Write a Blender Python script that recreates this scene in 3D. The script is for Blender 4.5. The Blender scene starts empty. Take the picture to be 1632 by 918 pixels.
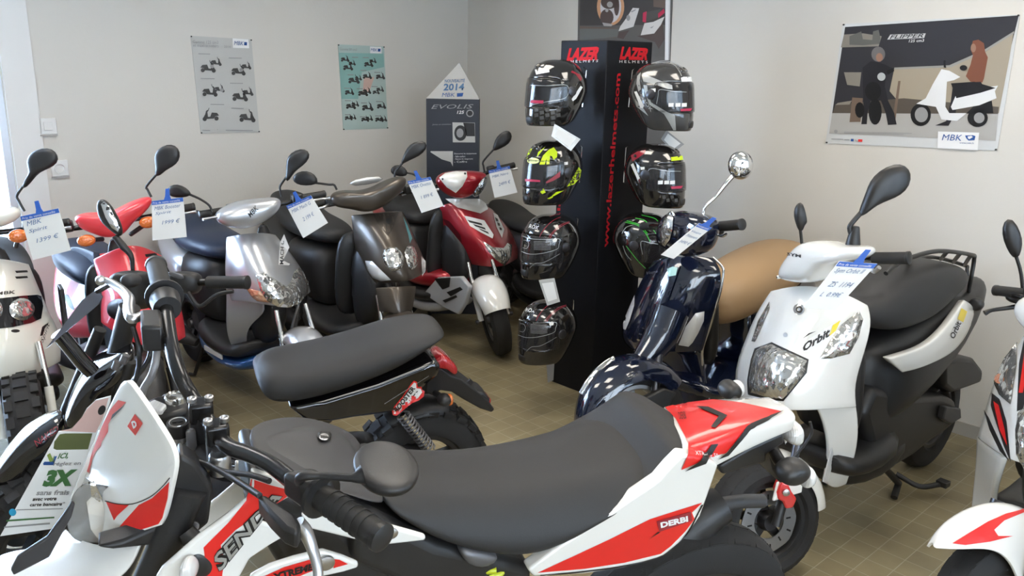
import bpy, bmesh, math, random
from mathutils import Vector as V, Matrix, Euler
from mathutils.bvhtree import BVHTree
from mathutils.geometry import intersect_point_line
random.seed(7)
SC = bpy.context.scene
COL = SC.collection
PI = math.pi
# ------------------------------------------------------------------ camera, light, exposure
CF = 1340.0; PIT = math.radians(15.0); ROL = math.radians(1.1); CH = 1.68
cd = bpy.data.cameras.new('camera'); cam = bpy.data.objects.new('camera', cd); COL.objects.link(cam)
cd.sensor_width = 36.0; cd.lens = CF / 1632 * 36.0; cd.clip_start = 0.02; cd.clip_end = 100
cam.matrix_world = Matrix.Translation((0, 0, CH)) @ Matrix.Rotation(PI / 2 - PIT, 4, 'X') @ Matrix.Rotation(ROL, 4, 'Z')
SC.camera = cam
SC.view_settings.view_transform = 'Standard'; SC.view_settings.look = 'None'
SC.view_settings.gamma = 1.0; SC.view_settings.use_curve_mapping = False
SC.view_settings.exposure = 0.80
w = bpy.data.worlds.new('daylight'); SC.world = w; w.use_nodes = True
bg = w.node_tree.nodes['Background']; bg.inputs[0].default_value = (0.66, 0.82, 1.0, 1); bg.inputs[1].default_value = 3.5

# corner of the shop and the two wall directions (all in metres, camera stands at 0,0)
CX, CY = -0.361, 6.432
DR = V((0.682, -0.7313, 0))     # along the right wall, away from the corner
DL = V((-0.7313, -0.682, 0))    # along the left wall, away from the corner
def room(a, b, z=0.0):          # a metres along the right wall, b metres along the left wall
    return V((CX, CY, 0)) + DR * a + DL * b + V((0, 0, z))

def area(name, loc, aim, sx, sy, power, color):
    l = bpy.data.lights.new(name, 'AREA'); l.shape = 'RECTANGLE'; l.size = sx; l.size_y = sy
    l.energy = power; l.color = color
    o = bpy.data.objects.new(name, l); COL.objects.link(o); o.location = loc
    o.rotation_euler = (V(aim) - V(loc)).to_track_quat('-Z', 'Y').to_euler()
    return o
# daylight through the glazed shop door (left) and the shop front behind the photographer
area('daylight_door', room(0, 0, 1.15) + DL * 4.4 - DR * 0.5, room(3.0, 3.4, 0.9), 1.8, 2.1, 190, (0.56, 0.73, 1.0))
area('daylight_front', room(8.45, 4.6, 1.5), room(3.0, 3.4, 0.8), 4.6, 2.0, 60, (1.0, 0.97, 0.91))

# ------------------------------------------------------------------ pixels -> rays (frame 1632 x 918)
def ray(p):
    x = (p[0] - 816) / CF; y = -(p[1] - 459) / CF
    c, s = math.cos(ROL), math.sin(ROL)
    x, y = c * x - s * y, s * x + c * y
    return V((x, math.cos(PIT) + y * math.sin(PIT), -math.sin(PIT) + y * math.cos(PIT)))
CO = V((0, 0, CH))
def onplane(p, o, n):
    r = ray(p); n = V(n); return CO + r * ((V(o) - CO).dot(n) / r.dot(n))
def aty(p, y): r = ray(p); return CO + r * (y / r.y)
def atz(p, z): r = ray(p); return CO + r * ((z - CH) / r.z)
def crop(x0, y0, s): return lambda x, y: (x0 + x / s, y0 + y / s)

class Fr:
    """local frame of a vehicle: u forward, v to its left, z up"""
    def __init__(s, o, f, l, u): s.o, s.f, s.l, s.u = V(o), V(f), V(l), V(u)
    @staticmethod
    def make(x, y, hd, lean=0):
        a = math.radians(hd); L = math.radians(lean)
        f = V((math.cos(a), math.sin(a), 0)); l = V((-f.y, f.x, 0)); k = V((0, 0, 1))
        return Fr((x, y, 0), f, l * math.cos(L) - k * math.sin(L), l * math.sin(L) + k * math.cos(L))
    def steer(s, u0, z0, rake, deg):
        ax = (s.u * math.cos(math.radians(rake)) - s.f * math.sin(math.radians(rake))).normalized()
        R = Matrix.Rotation(math.radians(deg), 3, ax); piv = s.w(u0, 0, z0)
        return Fr(piv + R @ (s.o - piv), R @ s.f, R @ s.l, R @ s.u)
    def w(s, u, v, z): return s.o + s.f * u + s.l * v + s.u * z
    def loc(s, P): d = P - s.o; return (d.dot(s.f), d.dot(s.l), d.dot(s.u))
    def U(s, p, u): return onplane(p, s.o + s.f * u, s.f)
    def Vp(s, p, v): return onplane(p, s.o + s.l * v, s.l)
    def Z(s, p, z): return onplane(p, s.o + s.u * z, s.u)

# ------------------------------------------------------------------ materials
MATS = {}
def mat(name, col, rough=0.5, metal=0.0, coat=0.0, **k):
    if name in MATS: return MATS[name]
    m = bpy.data.materials.new(name); m.use_nodes = True; MATS[name] = m
    nt = m.node_tree; b = nt.nodes['Principled BSDF']
    b.inputs['Base Color'].default_value = (*col, 1); b.inputs['Roughness'].default_value = rough
    b.inputs['Metallic'].default_value = metal; b.inputs['Coat Weight'].default_value = coat
    b.inputs['Coat Roughness'].default_value = k.get('crough', 0.03)
    b.inputs['Specular IOR Level'].default_value = k.get('spec', .5)
    if 'trans' in k: b.inputs['Transmission Weight'].default_value = k['trans']
    if 'alpha' in k: b.inputs['Alpha'].default_value = k['alpha']
    if 'emit' in k:
        b.inputs['Emission Color'].default_value = (*k.get('ecol', col), 1); b.inputs['Emission Strength'].default_value = k['emit']
    if 'bump' in k:
        kind, scale, st = k['bump']
        tc = nt.nodes.new('ShaderNodeTexCoord')
        if kind == 'noise': t = nt.nodes.new('ShaderNodeTexNoise'); out = t.outputs[0]
        elif kind == 'facet': t = nt.nodes.new('ShaderNodeTexVoronoi'); out = t.outputs['Distance']
        else: t = nt.nodes.new('ShaderNodeTexWave'); out = t.outputs[1]
        t.inputs['Scale'].default_value = scale
        bp = nt.nodes.new('ShaderNodeBump'); bp.inputs['Strength'].default_value = st
        bp.inputs['Distance'].default_value = k.get('bdist', 0.01)
        nt.links.new(tc.outputs['Object'], t.inputs['Vector']); nt.links.new(out, bp.inputs['Height'])
        nt.links.new(bp.outputs[0], b.inputs['Normal'])
    if 'var' in k:      # slight real variation of the surface colour
        sc, c2 = k['var']
        tc = nt.nodes.new('ShaderNodeTexCoord'); t = nt.nodes.new('ShaderNodeTexNoise'); t.inputs['Scale'].default_value = sc
        r = nt.nodes.new('ShaderNodeValToRGB'); r.color_ramp.elements[0].color = (*col, 1); r.color_ramp.elements[1].color = (*c2, 1)
        r.color_ramp.elements[0].position = .35; r.color_ramp.elements[1].position = .65
        nt.links.new(tc.outputs['Object'], t.inputs['Vector']); nt.links.new(t.outputs[0], r.inputs[0]); nt.links.new(r.outputs[0], b.inputs['Base Color'])
    return m
def paint(name, col, **k): return mat(name, col, k.pop('rough', 0.22), k.pop('metal', 0.0), k.pop('coat', 1.0), **k)
M_white = paint('white_paint', (0.80, 0.795, 0.76))
M_dblack = paint('gloss_black_paint', (0.006, 0.006, 0.008), rough=.08)
M_navy = paint('midnight_blue_paint', (0.006, 0.010, 0.028), rough=.10)
M_red = paint('red_paint', (0.66, 0.03, 0.03))
M_pinkred = paint('coral_red_paint', (0.78, 0.045, 0.06), rough=.35, coat=.5)
M_crimson = paint('crimson_metallic_paint', (0.36, 0.012, 0.022), rough=.35, metal=.45)
M_silver = paint('silver_metallic_paint', (0.52, 0.53, 0.55), rough=.30, metal=.6)
M_blue = paint('blue_metallic_paint', (0.02, 0.12, 0.38), rough=.3, metal=.4)
M_bronze = paint('bronze_brown_paint', (0.085, 0.070, 0.056), rough=.38, metal=.55, coat=.4)
M_plastic = mat('black_moulded_plastic', (0.018, 0.018, 0.019), .42, bump=('noise', 900, .08))
M_plastic2 = mat('charcoal_plastic', (0.040, 0.040, 0.043), .5, bump=('noise', 900, .1))
M_seat = mat('black_vinyl', (0.020, 0.020, 0.021), .58, bump=('noise', 700, .18), bdist=.002)
M_seatblue = mat('navy_vinyl', (0.012, 0.022, 0.05), .5, bump=('noise', 700, .15), bdist=.002)
M_tan = mat('tan_leather', (0.42, 0.27, 0.14), .5, bump=('noise', 500, .15), bdist=.002)
M_rubber = mat('tyre_rubber', (0.014, 0.014, 0.015), .75, bump=('noise', 300, .2), bdist=.002)
M_grip = mat('grip_rubber', (0.016, 0.016, 0.016), .65, bump=('noise', 400, .15), bdist=.002)
M_chrome = mat('chrome', (0.80, 0.80, 0.80), .07, 1.0)
M_alu = mat('brushed_aluminium', (0.55, 0.55, 0.56), .32, 1.0)
M_steel = mat('dark_steel', (0.10, 0.10, 0.11), .35, .9)
M_bar = mat('black_anodised_tube', (0.035, 0.035, 0.037), .22, .7)
M_gun = mat('gunmetal_grey', (0.16, 0.16, 0.17), .45, .5)
M_lens = mat('headlight_reflector_glass', (0.66, 0.66, 0.64), .10, .85, 1.0, bump=('facet', 38, .38), bdist=.012)
M_lensd = mat('smoked_lamp_glass', (0.22, 0.23, 0.24), .08, .8, 1.0, bump=('facet', 40, .35), bdist=.012)
M_clear = mat('clear_lens_plastic', (0.70, 0.70, 0.69), .14, .05, 1.0, bump=('wave', 70, .25), bdist=.002)
M_amber = mat('amber_lens', (0.75, 0.18, 0.03), .15, .1, 1.0, bump=('facet', 120, .6), bdist=.004)
M_rlens = mat('red_lens', (0.45, 0.01, 0.015), .12, .1, 1.0, bump=('wave', 60, .4), bdist=.003)
M_mirror = mat('mirror_glass', (0.75, 0.77, 0.8), .02, 1.0)
M_paper = mat('white_card', (0.80, 0.81, 0.80), .5)
M_bluep = mat('blue_card', (0.03, 0.12, 0.50), .5)
M_ink = mat('marker_ink', (0.10, 0.18, 0.35), .6)
M_dark = mat('black_print', (0.012, 0.012, 0.013), .45)
M_wprint = mat('white_print', (0.80, 0.80, 0.80), .45)
M_gprint = mat('grey_print', (0.30, 0.30, 0.30), .45)
M_rprint = mat('red_print', (0.74, 0.018, 0.016), .3, 0, .45)
M_yprint = mat('yellow_print', (0.82, 0.62, 0.02), .35, 0, .5)
M_neon = mat('neon_yellow_print', (0.62, 0.82, 0.01), .3, 0, .6)
M_greenp = mat('green_print', (0.05, 0.55, 0.05), .3, 0, .6)
M_blueprint = mat('blue_print', (0.015, 0.08, 0.30), .45)
M_yspring = mat('yellow_painted_steel', (0.55, 0.62, 0.02), .3, 0, .6)

# ------------------------------------------------------------------ objects
ROOT = {}
def label(o, lab, cat, group=None):
    o['label'] = lab; o['category'] = cat
    if group: o['group'] = group
    return o
def thing(name, lab, cat, loc, group=None):
    o = bpy.data.objects.new(name, None); COL.objects.link(o); o.location = loc
    o.empty_display_size = .1; ROOT[o] = V(loc)
    return label(o, lab, cat, group)
def link(name, me, m, parent=None, loc=None, smooth=True, sharp=40, mods=()):
    """me is given in world coordinates"""
    o = bpy.data.objects.new(name, me); COL.objects.link(o)
    off = ROOT[parent] if parent is not None else (V(loc) if loc is not None else V((0, 0, 0)))
    me.transform(Matrix.Translation(-off)); ROOT[o] = off
    if parent is not None: o.parent = parent
    else: o.location = off
    if m is not None and not me.materials: me.materials.append(m)
    if smooth:
        for p in me.polygons: p.use_smooth = True
        if sharp and sharp < 180: me.set_sharp_from_angle(angle=math.radians(sharp))
    for kind, kw in mods:
        md = o.modifiers.new(kind.lower(), kind)
        for k, v in kw.items(): setattr(md, k, v)
    return o
def mesh(name, vs, fs):
    me = bpy.data.meshes.new(name); me.from_pydata([tuple(v) for v in vs], [], fs); me.update(); return me
def bmmesh(name, bm):
    bmesh.ops.recalc_face_normals(bm, faces=bm.faces)
    me = bpy.data.meshes.new(name); bm.to_mesh(me); bm.free(); return me
SUB1 = ('SUBSURF', dict(levels=1, render_levels=1)); SUB2 = ('SUBSURF', dict(levels=2, render_levels=2))
def BEV(w=.004, s=2): return ('BEVEL', dict(width=w, segments=s, limit_method='ANGLE'))
def SOL(t, off=-1): return ('SOLIDIFY', dict(thickness=t, offset=off))

def boxw(name, c, ax, ay, az, m, parent=None, bev=.004, loc=None):
    """box: centre c, three half-extent vectors"""
    c, ax, ay, az = V(c), V(ax), V(ay), V(az); bm = bmesh.new(); vs = {}
    for i in (-1, 1):
        for j in (-1, 1):
            for k in (-1, 1): vs[i, j, k] = bm.verts.new(c + ax * i + ay * j + az * k)
    for q in (((-1,-1,-1),(-1,1,-1),(1,1,-1),(1,-1,-1)), ((-1,-1,1),(1,-1,1),(1,1,1),(-1,1,1)), ((-1,-1,-1),(1,-1,-1),(1,-1,1),(-1,-1,1)),
              ((-1,1,-1),(-1,1,1),(1,1,1),(1,1,-1)), ((-1,-1,-1),(-1,-1,1),(-1,1,1),(-1,1,-1)), ((1,-1,-1),(1,1,-1),(1,1,1),(1,-1,1))):
        bm.faces.new([vs[a] for a in q])
    return link(name, bmmesh(name, bm), m, parent, loc, mods=[BEV(bev)] if bev else [])
def prism(name, pts, n, m, parent=None, bev=.004, loc=None, mods=None, smooth=True):
    """solid slab: outline points in world space, extruded by vector n"""
    n = V(n); k = len(pts); vs = [V(p) for p in pts] + [V(p) + n for p in pts]
    bm = bmesh.new(); b = [bm.verts.new(v) for v in vs]
    bm.faces.new(b[:k][::-1]); bm.faces.new(b[k:])
    for i in range(k): j = (i + 1) % k; bm.faces.new((b[i], b[j], b[k + j], b[k + i]))
    return link(name, bmmesh(name, bm), m, parent, loc, smooth=smooth, mods=mods if mods is not None else ([BEV(bev)] if bev else []))
def spline(pts, n=6):
    pts = [V(p) for p in pts]
    if len(pts) < 3: return pts
    q = [pts[0] * 2 - pts[1]] + pts + [pts[-1] * 2 - pts[-2]]; out = []
    for i in range(1, len(q) - 2):
        for j in range(n):
            t = j / n; a, b, c, d = q[i - 1:i + 3]
            out.append(.5 * ((2 * b) + (c - a) * t + (2 * a - 5 * b + 4 * c - d) * t * t + (3 * b - a - 3 * c + d) * t ** 3))
    out.append(pts[-1]); return out
def tubedata(pts, r, n=10, cap=True, base=0):
    vs, fs = [], []; k = len(pts); prev = None
    for i, p in enumerate(pts):
        t = (pts[min(i + 1, k - 1)] - pts[max(i - 1, 0)]).normalized()
        if prev is None:
            a = t.cross(V((0, 0, 1)));  a = a if a.length > .1 else t.cross(V((1, 0, 0)))
        else: a = prev - t * prev.dot(t)
        a = a.normalized(); prev = a; b = t.cross(a)
        rr = r[min(i, len(r) - 1)] if isinstance(r, (list, tuple)) else r
        for j in range(n):
            th = 2 * PI * j / n; vs.append(p + a * (math.cos(th) * rr) + b * (math.sin(th) * rr))
    for i in range(k - 1):
        for j in range(n):
            fs.append((base + i * n + j, base + i * n + (j + 1) % n, base + (i + 1) * n + (j + 1) % n, base + (i + 1) * n + j))
    if cap: fs.append(tuple(base + j for j in range(n))[::-1]); fs.append(tuple(base + (k - 1) * n + j for j in range(n)))
    return vs, fs
def tube(name, pts, r, m, parent=None, n=10, smooth=6, loc=None, closed=False):
    P = [V(p) for p in pts]
    if isinstance(r, (list, tuple)) and smooth and len(P) > 2:
        rr = []
        for i in range(len(P) - 1):
            for j in range(smooth): t = j / smooth; rr.append(r[i] * (1 - t) + r[i + 1] * t)
        r = rr + [r[-1]]
    if smooth and len(P) > 2: P = spline(P, smooth)
    vs, fs = tubedata(P, r, n)
    return link(name, mesh(name, vs, fs), m, parent, loc, sharp=50)
def tubes(name, lists, r, m, parent=None, n=8, smooth=5, loc=None):
    vs, fs = [], []
    for P in lists:
        P = [V(p) for p in P]
        if smooth and len(P) > 2: P = spline(P, smooth)
        a, b = tubedata(P, r, n, base=len(vs)); vs += a; fs += b
    return link(name, mesh(name, vs, fs), m, parent, loc, sharp=50)
def loft(name, rings, m, parent=None, cap=True, loc=None, sub=1, sharp=180, closed=True):
    vs, fs = [], []; n = len(rings[0])
    for r in rings: vs += r
    for i in range(len(rings) - 1):
        for j in range(n if closed else n - 1):
            k = (j + 1) % n; fs.append((i * n + j, i * n + k, (i + 1) * n + k, (i + 1) * n + j))
    if cap and closed: fs.append(tuple(range(n))[::-1]); fs.append(tuple((len(rings) - 1) * n + j for j in range(n)))
    bm = bmesh.new(); me = mesh(name, vs, fs); bm.from_mesh(me); bpy.data.meshes.remove(me)
    return link(name, bmmesh(name, bm), m, parent, loc, sharp=sharp, mods=[('SUBSURF', dict(levels=sub, render_levels=sub))] if sub else [])
def ring(fr, u, v, z, w, h, e=2.5, n=16, tilt=0.0, top=1.0):
    """super-ellipse ring across the vehicle; tilt leans the ring plane (deg); top scales the width of the upper half"""
    out = []; ct, st = math.cos(math.radians(tilt)), math.sin(math.radians(tilt))
    for i in range(n):
        a = 2 * PI * (i + .5) / n; c, s = math.cos(a), math.sin(a)
        x = abs(c) ** (2 / e) * (1 if c > 0 else -1) * w; y = abs(s) ** (2 / e) * (1 if s > 0 else -1) * h
        if y > 0: x *= 1 + (top - 1) * (y / h)
        out.append(fr.w(u + y * st, v + x, z + y * ct))
    return out
def sloft(name, fr, secs, m, parent, **k):
    """secs: (u, z, halfwidth, halfheight[, exponent[, tilt[, top]]])"""
    R = []
    for s in secs:
        e = s[4] if len(s) > 4 else 2.6; t = s[5] if len(s) > 5 else 0; tp = s[6] if len(s) > 6 else 1
        R.append(ring(fr, s[0], k.get('v', 0), s[1], s[2], s[3], e, 16, t, tp))
    return loft(name, R, m, parent, sub=k.get('sub', 1))
def grid(name, rows, m, parent, thick=.02, sub=2, off=-1, closed=False, toward=None, crease=None):
    """surface through rows of world points, with thickness; its normals face `toward` (camera side by default)"""
    n = len(rows[0]); vs = [p for r in rows for p in r]; fs = []
    for i in range(len(rows) - 1):
        for j in range(n - 1): fs.append((i * n + j, i * n + j + 1, (i + 1) * n + j + 1, (i + 1) * n + j))
    me = mesh(name, vs, fs)
    tgt = toward if toward is not None else CO
    s = sum(((V(tgt) - p.center).dot(p.normal) * p.area for p in me.polygons))
    if s < 0: me.flip_normals()
    mods = ([('SUBSURF', dict(levels=sub, render_levels=sub, boundary_smooth='PRESERVE_CORNERS'))] if sub else []) + [SOL(thick, off), ('BEVEL', dict(width=min(.006, thick * .3), segments=2, limit_method='ANGLE', angle_limit=.9))]
    return link(name, me, m, parent, sharp=0, mods=mods)
def pillow(name, pts, n, front, back, m, parent=None, loc=None, sub=1, prof=((1, 0), (.96, .45), (.8, .8), (.45, .97))):
    """inflated outline: rounded solid whose rim follows pts; n points to the front"""
    pts = [V(p) for p in pts]; c = sum(pts, V()) / len(pts); n = V(n).normalized(); k = len(pts); vs = []; fs = []
    rings_ = [(s, h * front) for s, h in reversed(prof)] + [(s, -h * back) for s, h in prof[1:]]
    vs.append(c + n * front)
    for s, h in rings_: vs += [c + (p - c) * s + n * h for p in pts]
    vs.append(c - n * back); R = len(rings_)
    for j in range(k): fs.append((0, 1 + j, 1 + (j + 1) % k)); fs.append((len(vs) - 1, 1 + (R - 1) * k + (j + 1) % k, 1 + (R - 1) * k + j))
    for i in range(R - 1):
        for j in range(k): fs.append((1 + i * k + j, 1 + i * k + (j + 1) % k, 1 + (i + 1) * k + (j + 1) % k, 1 + (i + 1) * k + j)[::-1])
    bm = bmesh.new(); me = mesh(name, vs, fs); bm.from_mesh(me); bpy.data.meshes.remove(me)
    return link(name, bmmesh(name, bm), m, parent, loc, sharp=0, mods=[('SUBSURF', dict(levels=sub, render_levels=sub))] if sub else [])
def lathe(name, prof, o, ax, m, parent=None, n=28, loc=None, cap=True):
    """prof: (distance along axis, radius)"""
    o, ax = V(o), V(ax).normalized(); a = ax.cross(V((0, 0, 1)));  a = (a if a.length > .1 else ax.cross(V((1, 0, 0)))).normalized(); b = ax.cross(a)
    R = [[o + ax * t + (a * math.cos(2 * PI * j / n) + b * math.sin(2 * PI * j / n)) * r for j in range(n)] for t, r in prof]
    return loft(name, R, m, parent, loc=loc, sub=0, sharp=45, cap=cap)

# ------------------------------------------------------------------ decals that lie on a real surface
def bvh(objs):
    dg = bpy.context.evaluated_depsgraph_get(); out = []
    for o in (objs if isinstance(objs, (list, tuple)) else [objs]): out.append((BVHTree.FromObject(o, dg), ROOT[o]))
    return out
def cast(trees, p):
    r = ray(p).normalized(); best = None
    for t, off in trees:
        h = t.ray_cast(CO - off, r)
        if h[0] is not None and (best is None or h[3] < best[2]): best = (h[0] + off, h[1], h[3])
    return best
def _cut(bm, step):
    xs = [v.co.x for v in bm.verts]; ys = [v.co.y for v in bm.verts]
    for ax, lo, hi in ((0, min(xs), max(xs)), (1, min(ys), max(ys))):
        k = math.ceil(lo / step) * step
        while k < hi:
            co = (k, 0, 0) if ax == 0 else (0, k, 0); no = (1, 0, 0) if ax == 0 else (0, 1, 0)
            bmesh.ops.bisect_plane(bm, geom=bm.verts[:] + bm.edges[:] + bm.faces[:], plane_co=co, plane_no=no); k += step
def wrap(name, bm, trees, m, parent, off=.0008, bulge=0.0, outline=None, thick=0.0):
    """bm holds pixel coordinates; every vertex is laid on the surface seen there"""
    hits = {}; miss = []
    for v in bm.verts:
        h = cast(trees, (v.co.x, v.co.y))
        if h: hits[v] = h
        else: miss.append(v)
    if not hits: print('DECAL MISS', name, [tuple(round(c) for c in v.co[:2]) for v in bm.verts[:3]]); bm.free(); return None
    hv = list(hits)
    px = {v: v.co.copy() for v in bm.verts}
    for v in bm.verts:
        d = off
        if bulge and outline:
            e = min((px[v] - V((*(intersect_point_line(px[v], V((*a, 0)), V((*b, 0)))[0] if 0 <= intersect_point_line(px[v], V((*a, 0)), V((*b, 0)))[1] <= 1 else (a + (0,) if (px[v] - V((*a, 0))).length < (px[v] - V((*b, 0))).length else b + (0,)))[:2], 0))).length for a, b in zip(outline, outline[1:] + outline[:1]))
            size = max(max(p[0] for p in outline) - min(p[0] for p in outline), max(p[1] for p in outline) - min(p[1] for p in outline))
            t = min(1, e / (size * .18)); d += bulge * (t * (2 - t))
        if v in hits:
            P, N, dist = hits[v]; r = ray(px[v]).normalized()
            if N.dot(r) > 0: N = -N
            N = (N - r * .3).normalized()
            v.co = P + N * d
        else:
            q = min(hv, key=lambda q: (px[q] - px[v]).length_squared)
            r = ray(px[v]).normalized(); P0 = hits[q][0]; v.co = CO + r * ((P0 - CO).length - d)
    me = bpy.data.meshes.new(name); bm.to_mesh(me); bm.free()
    s = sum((CO - p.center).dot(p.normal) * p.area for p in me.polygons)
    if s < 0: me.flip_normals()
    return link(name, me, m, parent, sharp=0, mods=[SOL(thick, 1)] if thick else [])
def decal(name, pts, trees, m, parent, off=.0008, step=7, bulge=0.0, thick=0.0, smooth=0):
    if smooth:
        q = spline([V((*p, 0)) for p in pts] + [V((*pts[0], 0))], smooth)[:-1]; pts = [(p.x, p.y) for p in q]
    bm = bmesh.new(); f = bm.faces.new([bm.verts.new((x, y, 0)) for x, y in pts]); f.normal_update()
    bmesh.ops.triangulate(bm, faces=[f]); _cut(bm, step)
    bmesh.ops.remove_doubles(bm, verts=bm.verts, dist=1e-3)
    return wrap(name, bm, trees, m, parent, off, bulge, list(map(tuple, pts)), thick)
_TC = {}
def textbm(s, shear=0.0, bold=0.0):
    key = (s, shear, bold)
    if key not in _TC:
        c = bpy.data.curves.new('t', 'FONT'); c.body = s; c.shear = shear; c.offset = bold; c.resolution_u = 2; c.fill_mode = 'BOTH'
        o = bpy.data.objects.new('t', c); COL.objects.link(o); bpy.context.view_layer.update()
        dg = bpy.context.evaluated_depsgraph_get(); me = bpy.data.meshes.new_from_object(o.evaluated_get(dg))
        bpy.data.objects.remove(o); bpy.data.curves.remove(c); _TC[key] = me
    bm = bmesh.new(); bm.from_mesh(_TC[key])
    xs = [v.co.x for v in bm.verts]; ys = [v.co.y for v in bm.verts]; x0, x1, y0, y1 = min(xs), max(xs), min(ys), max(ys)
    for v in bm.verts: v.co = V(((v.co.x - x0) / (x1 - x0), (v.co.y - y0) / (y1 - y0), 0))
    return bm
def quadmap(bm, tl, tr, br, bl):
    for v in bm.verts:
        s, t = v.co.x, v.co.y; a = V(tl).lerp(V(tr), s); b = V(bl).lerp(V(br), s); v.co = V((*b.lerp(a, t), 0)) if len(a) == 2 else b.lerp(a, t)
def text(name, s, tl, tr, br, bl, trees, m, parent, off=.0014, shear=0, bold=0, step=8):
    """writing laid on a surface, its box given by four pixels"""
    bm = textbm(s, shear, bold); quadmap(bm, tl, tr, br, bl)
    if trees is not None:
        _cut(bm, step); return wrap(name, bm, trees, m, parent, off)
def wtext(name, s, tl, tr, br, bl, m, parent=None, shear=0, bold=0, loc=None):
    """writing on a flat board, its box given by four world points"""
    bm = textbm(s, shear, bold); quadmap(bm, V(tl), V(tr), V(br), V(bl))
    me = bpy.data.meshes.new(name); bm.to_mesh(me); bm.free()
    return link(name, me, m, parent, loc, smooth=False)
# ------------------------------------------------------------------ the shop
def struct(o): o['kind'] = 'structure'; return o
def tiles():
    m = bpy.data.materials.new('floor_tiles'); m.use_nodes = True; nt = m.node_tree; b = nt.nodes['Principled BSDF']
    geo = nt.nodes.new('ShaderNodeNewGeometry'); mp = nt.nodes.new('ShaderNodeMapping'); mp.vector_type = 'POINT'
    ang = math.atan2(DR.y, DR.x)
    mp.inputs['Rotation'].default_value = (0, 0, -ang)
    br = nt.nodes.new('ShaderNodeTexBrick'); br.offset = 0.0; br.squash = 1.0
    s = 1.0; br.inputs['Scale'].default_value = s
    br.inputs['Brick Width'].default_value = .0966; br.inputs['Row Height'].default_value = .0966
    br.inputs['Mortar Size'].default_value = .0016; br.inputs['Mortar Smooth'].default_value = .2; br.inputs['Bias'].default_value = 0
    # grout lines pass through the floor point seen at pixel (1359, 857)
    q = atz((1359, 857), 0); q2 = Matrix.Rotation(-ang, 3, 'Z') @ q
    mp.inputs['Location'].default_value = (-(q2.x % .0966), -(q2.y % .0966), 0)
    br.inputs['Color1'].default_value = (.320, .270, .160, 1); br.inputs['Color2'].default_value = (.275, .232, .138, 1); br.inputs['Mortar'].default_value = (.44, .40, .30, 1)
    n = nt.nodes.new('ShaderNodeTexNoise'); n.inputs['Scale'].default_value = 3.0; n.inputs['Detail'].default_value = 6
    r = nt.nodes.new('ShaderNodeValToRGB'); r.color_ramp.elements[0].color = (.62, .60, .58, 1); r.color_ramp.elements[1].color = (1.06, 1.04, 1.0, 1)
    r.color_ramp.elements[0].position = .3; r.color_ramp.elements[1].position = .7
    mx = nt.nodes.new('ShaderNodeMix'); mx.data_type = 'RGBA'; mx.blend_type = 'MULTIPLY'; mx.inputs[0].default_value = 1
    bp = nt.nodes.new('ShaderNodeBump'); bp.inputs['Strength'].default_value = .5; bp.inputs['Distance'].default_value = .002; bp.invert = True
    L = nt.links.new
    L(geo.outputs['Position'], mp.inputs[0]); L(mp.outputs[0], br.inputs[0]); L(geo.outputs['Position'], n.inputs['Vector']); L(n.outputs[0], r.inputs[0])
    L(br.outputs[0], mx.inputs[6]); L(r.outputs[0], mx.inputs[7]); L(mx.outputs[2], b.inputs['Base Color'])
    L(br.outputs['Fac'], bp.inputs['Height']); L(bp.outputs[0], b.inputs['Normal'])
    b.inputs['Roughness'].default_value = .42
    return m
M_wall = mat('painted_plaster', (.66, .63, .575), .75, bump=('noise', 60, .05), var=(1.2, (.63, .605, .56)))
M_wallw = mat('white_painted_panel', (.74, .73, .71), .5)
M_ceil = mat('ceiling_board', (.72, .71, .68), .8)
M_base = mat('grey_tile_skirting', (.42, .40, .36), .4)
M_alf = mat('white_aluminium_frame', (.62, .64, .68), .35, .3)
M_glass = mat('window_glass', (.9, .95, 1), .02, 0, 0, trans=1.0)
HR = 2.65; LA, LB = 9.2, 8.2
up = V((0, 0, 1))
def wallbox(name, a0, b0, a1, b1, z0, z1, m):
    """axis aligned block in room coordinates"""
    c = room((a0 + a1) / 2, (b0 + b1) / 2, (z0 + z1) / 2)
    return struct(boxw(name, c, DR * abs(a1 - a0) / 2, DL * abs(b1 - b0) / 2, up * abs(z1 - z0) / 2, m, bev=0))
fl = wallbox('floor', -.15, -.15, LA, LB, -.1, 0, tiles())
wallbox('ceiling', -.15, -.15, LA, LB, HR, HR + .1, M_ceil)
D0, D1 = 3.05, 5.9          # glazed opening in the left wall
wallbox('wall_left', -.15, 0, 0, D0, 0, HR, M_wall)
wallbox('wall_left_lintel', -.15, D0, 0, D1, 2.3, HR, M_wall)
wallbox('wall_left_end', -.15, D1, 0, LB, 0, HR, M_wall)
wallbox('wall_right', 0, -.15, LA, 0, 0, HR, M_wall)
wallbox('wall_near', 0, LB - .15, LA - 1.0, LB, 0, HR, M_wall)
wallbox('wall_front_sill', LA - 1.0, 0, LA - .85, LB, 0, .45, M_wall)
wallbox('wall_front_lintel', LA - 1.0, 0, LA - .85, LB, 2.45, HR, M_wall)
for i in range(5):
    b = [0.06, 2.0, 4.0, 6.0, LB - .1][i]
    wallbox('trim_%d' % (i + 1), LA - .98, b - .05, LA - .88, b + .05, .45, 2.45, M_alf)
gl = wallbox('window_1', LA - .94, 0, LA - .93, LB, .45, 2.45, M_glass)
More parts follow.
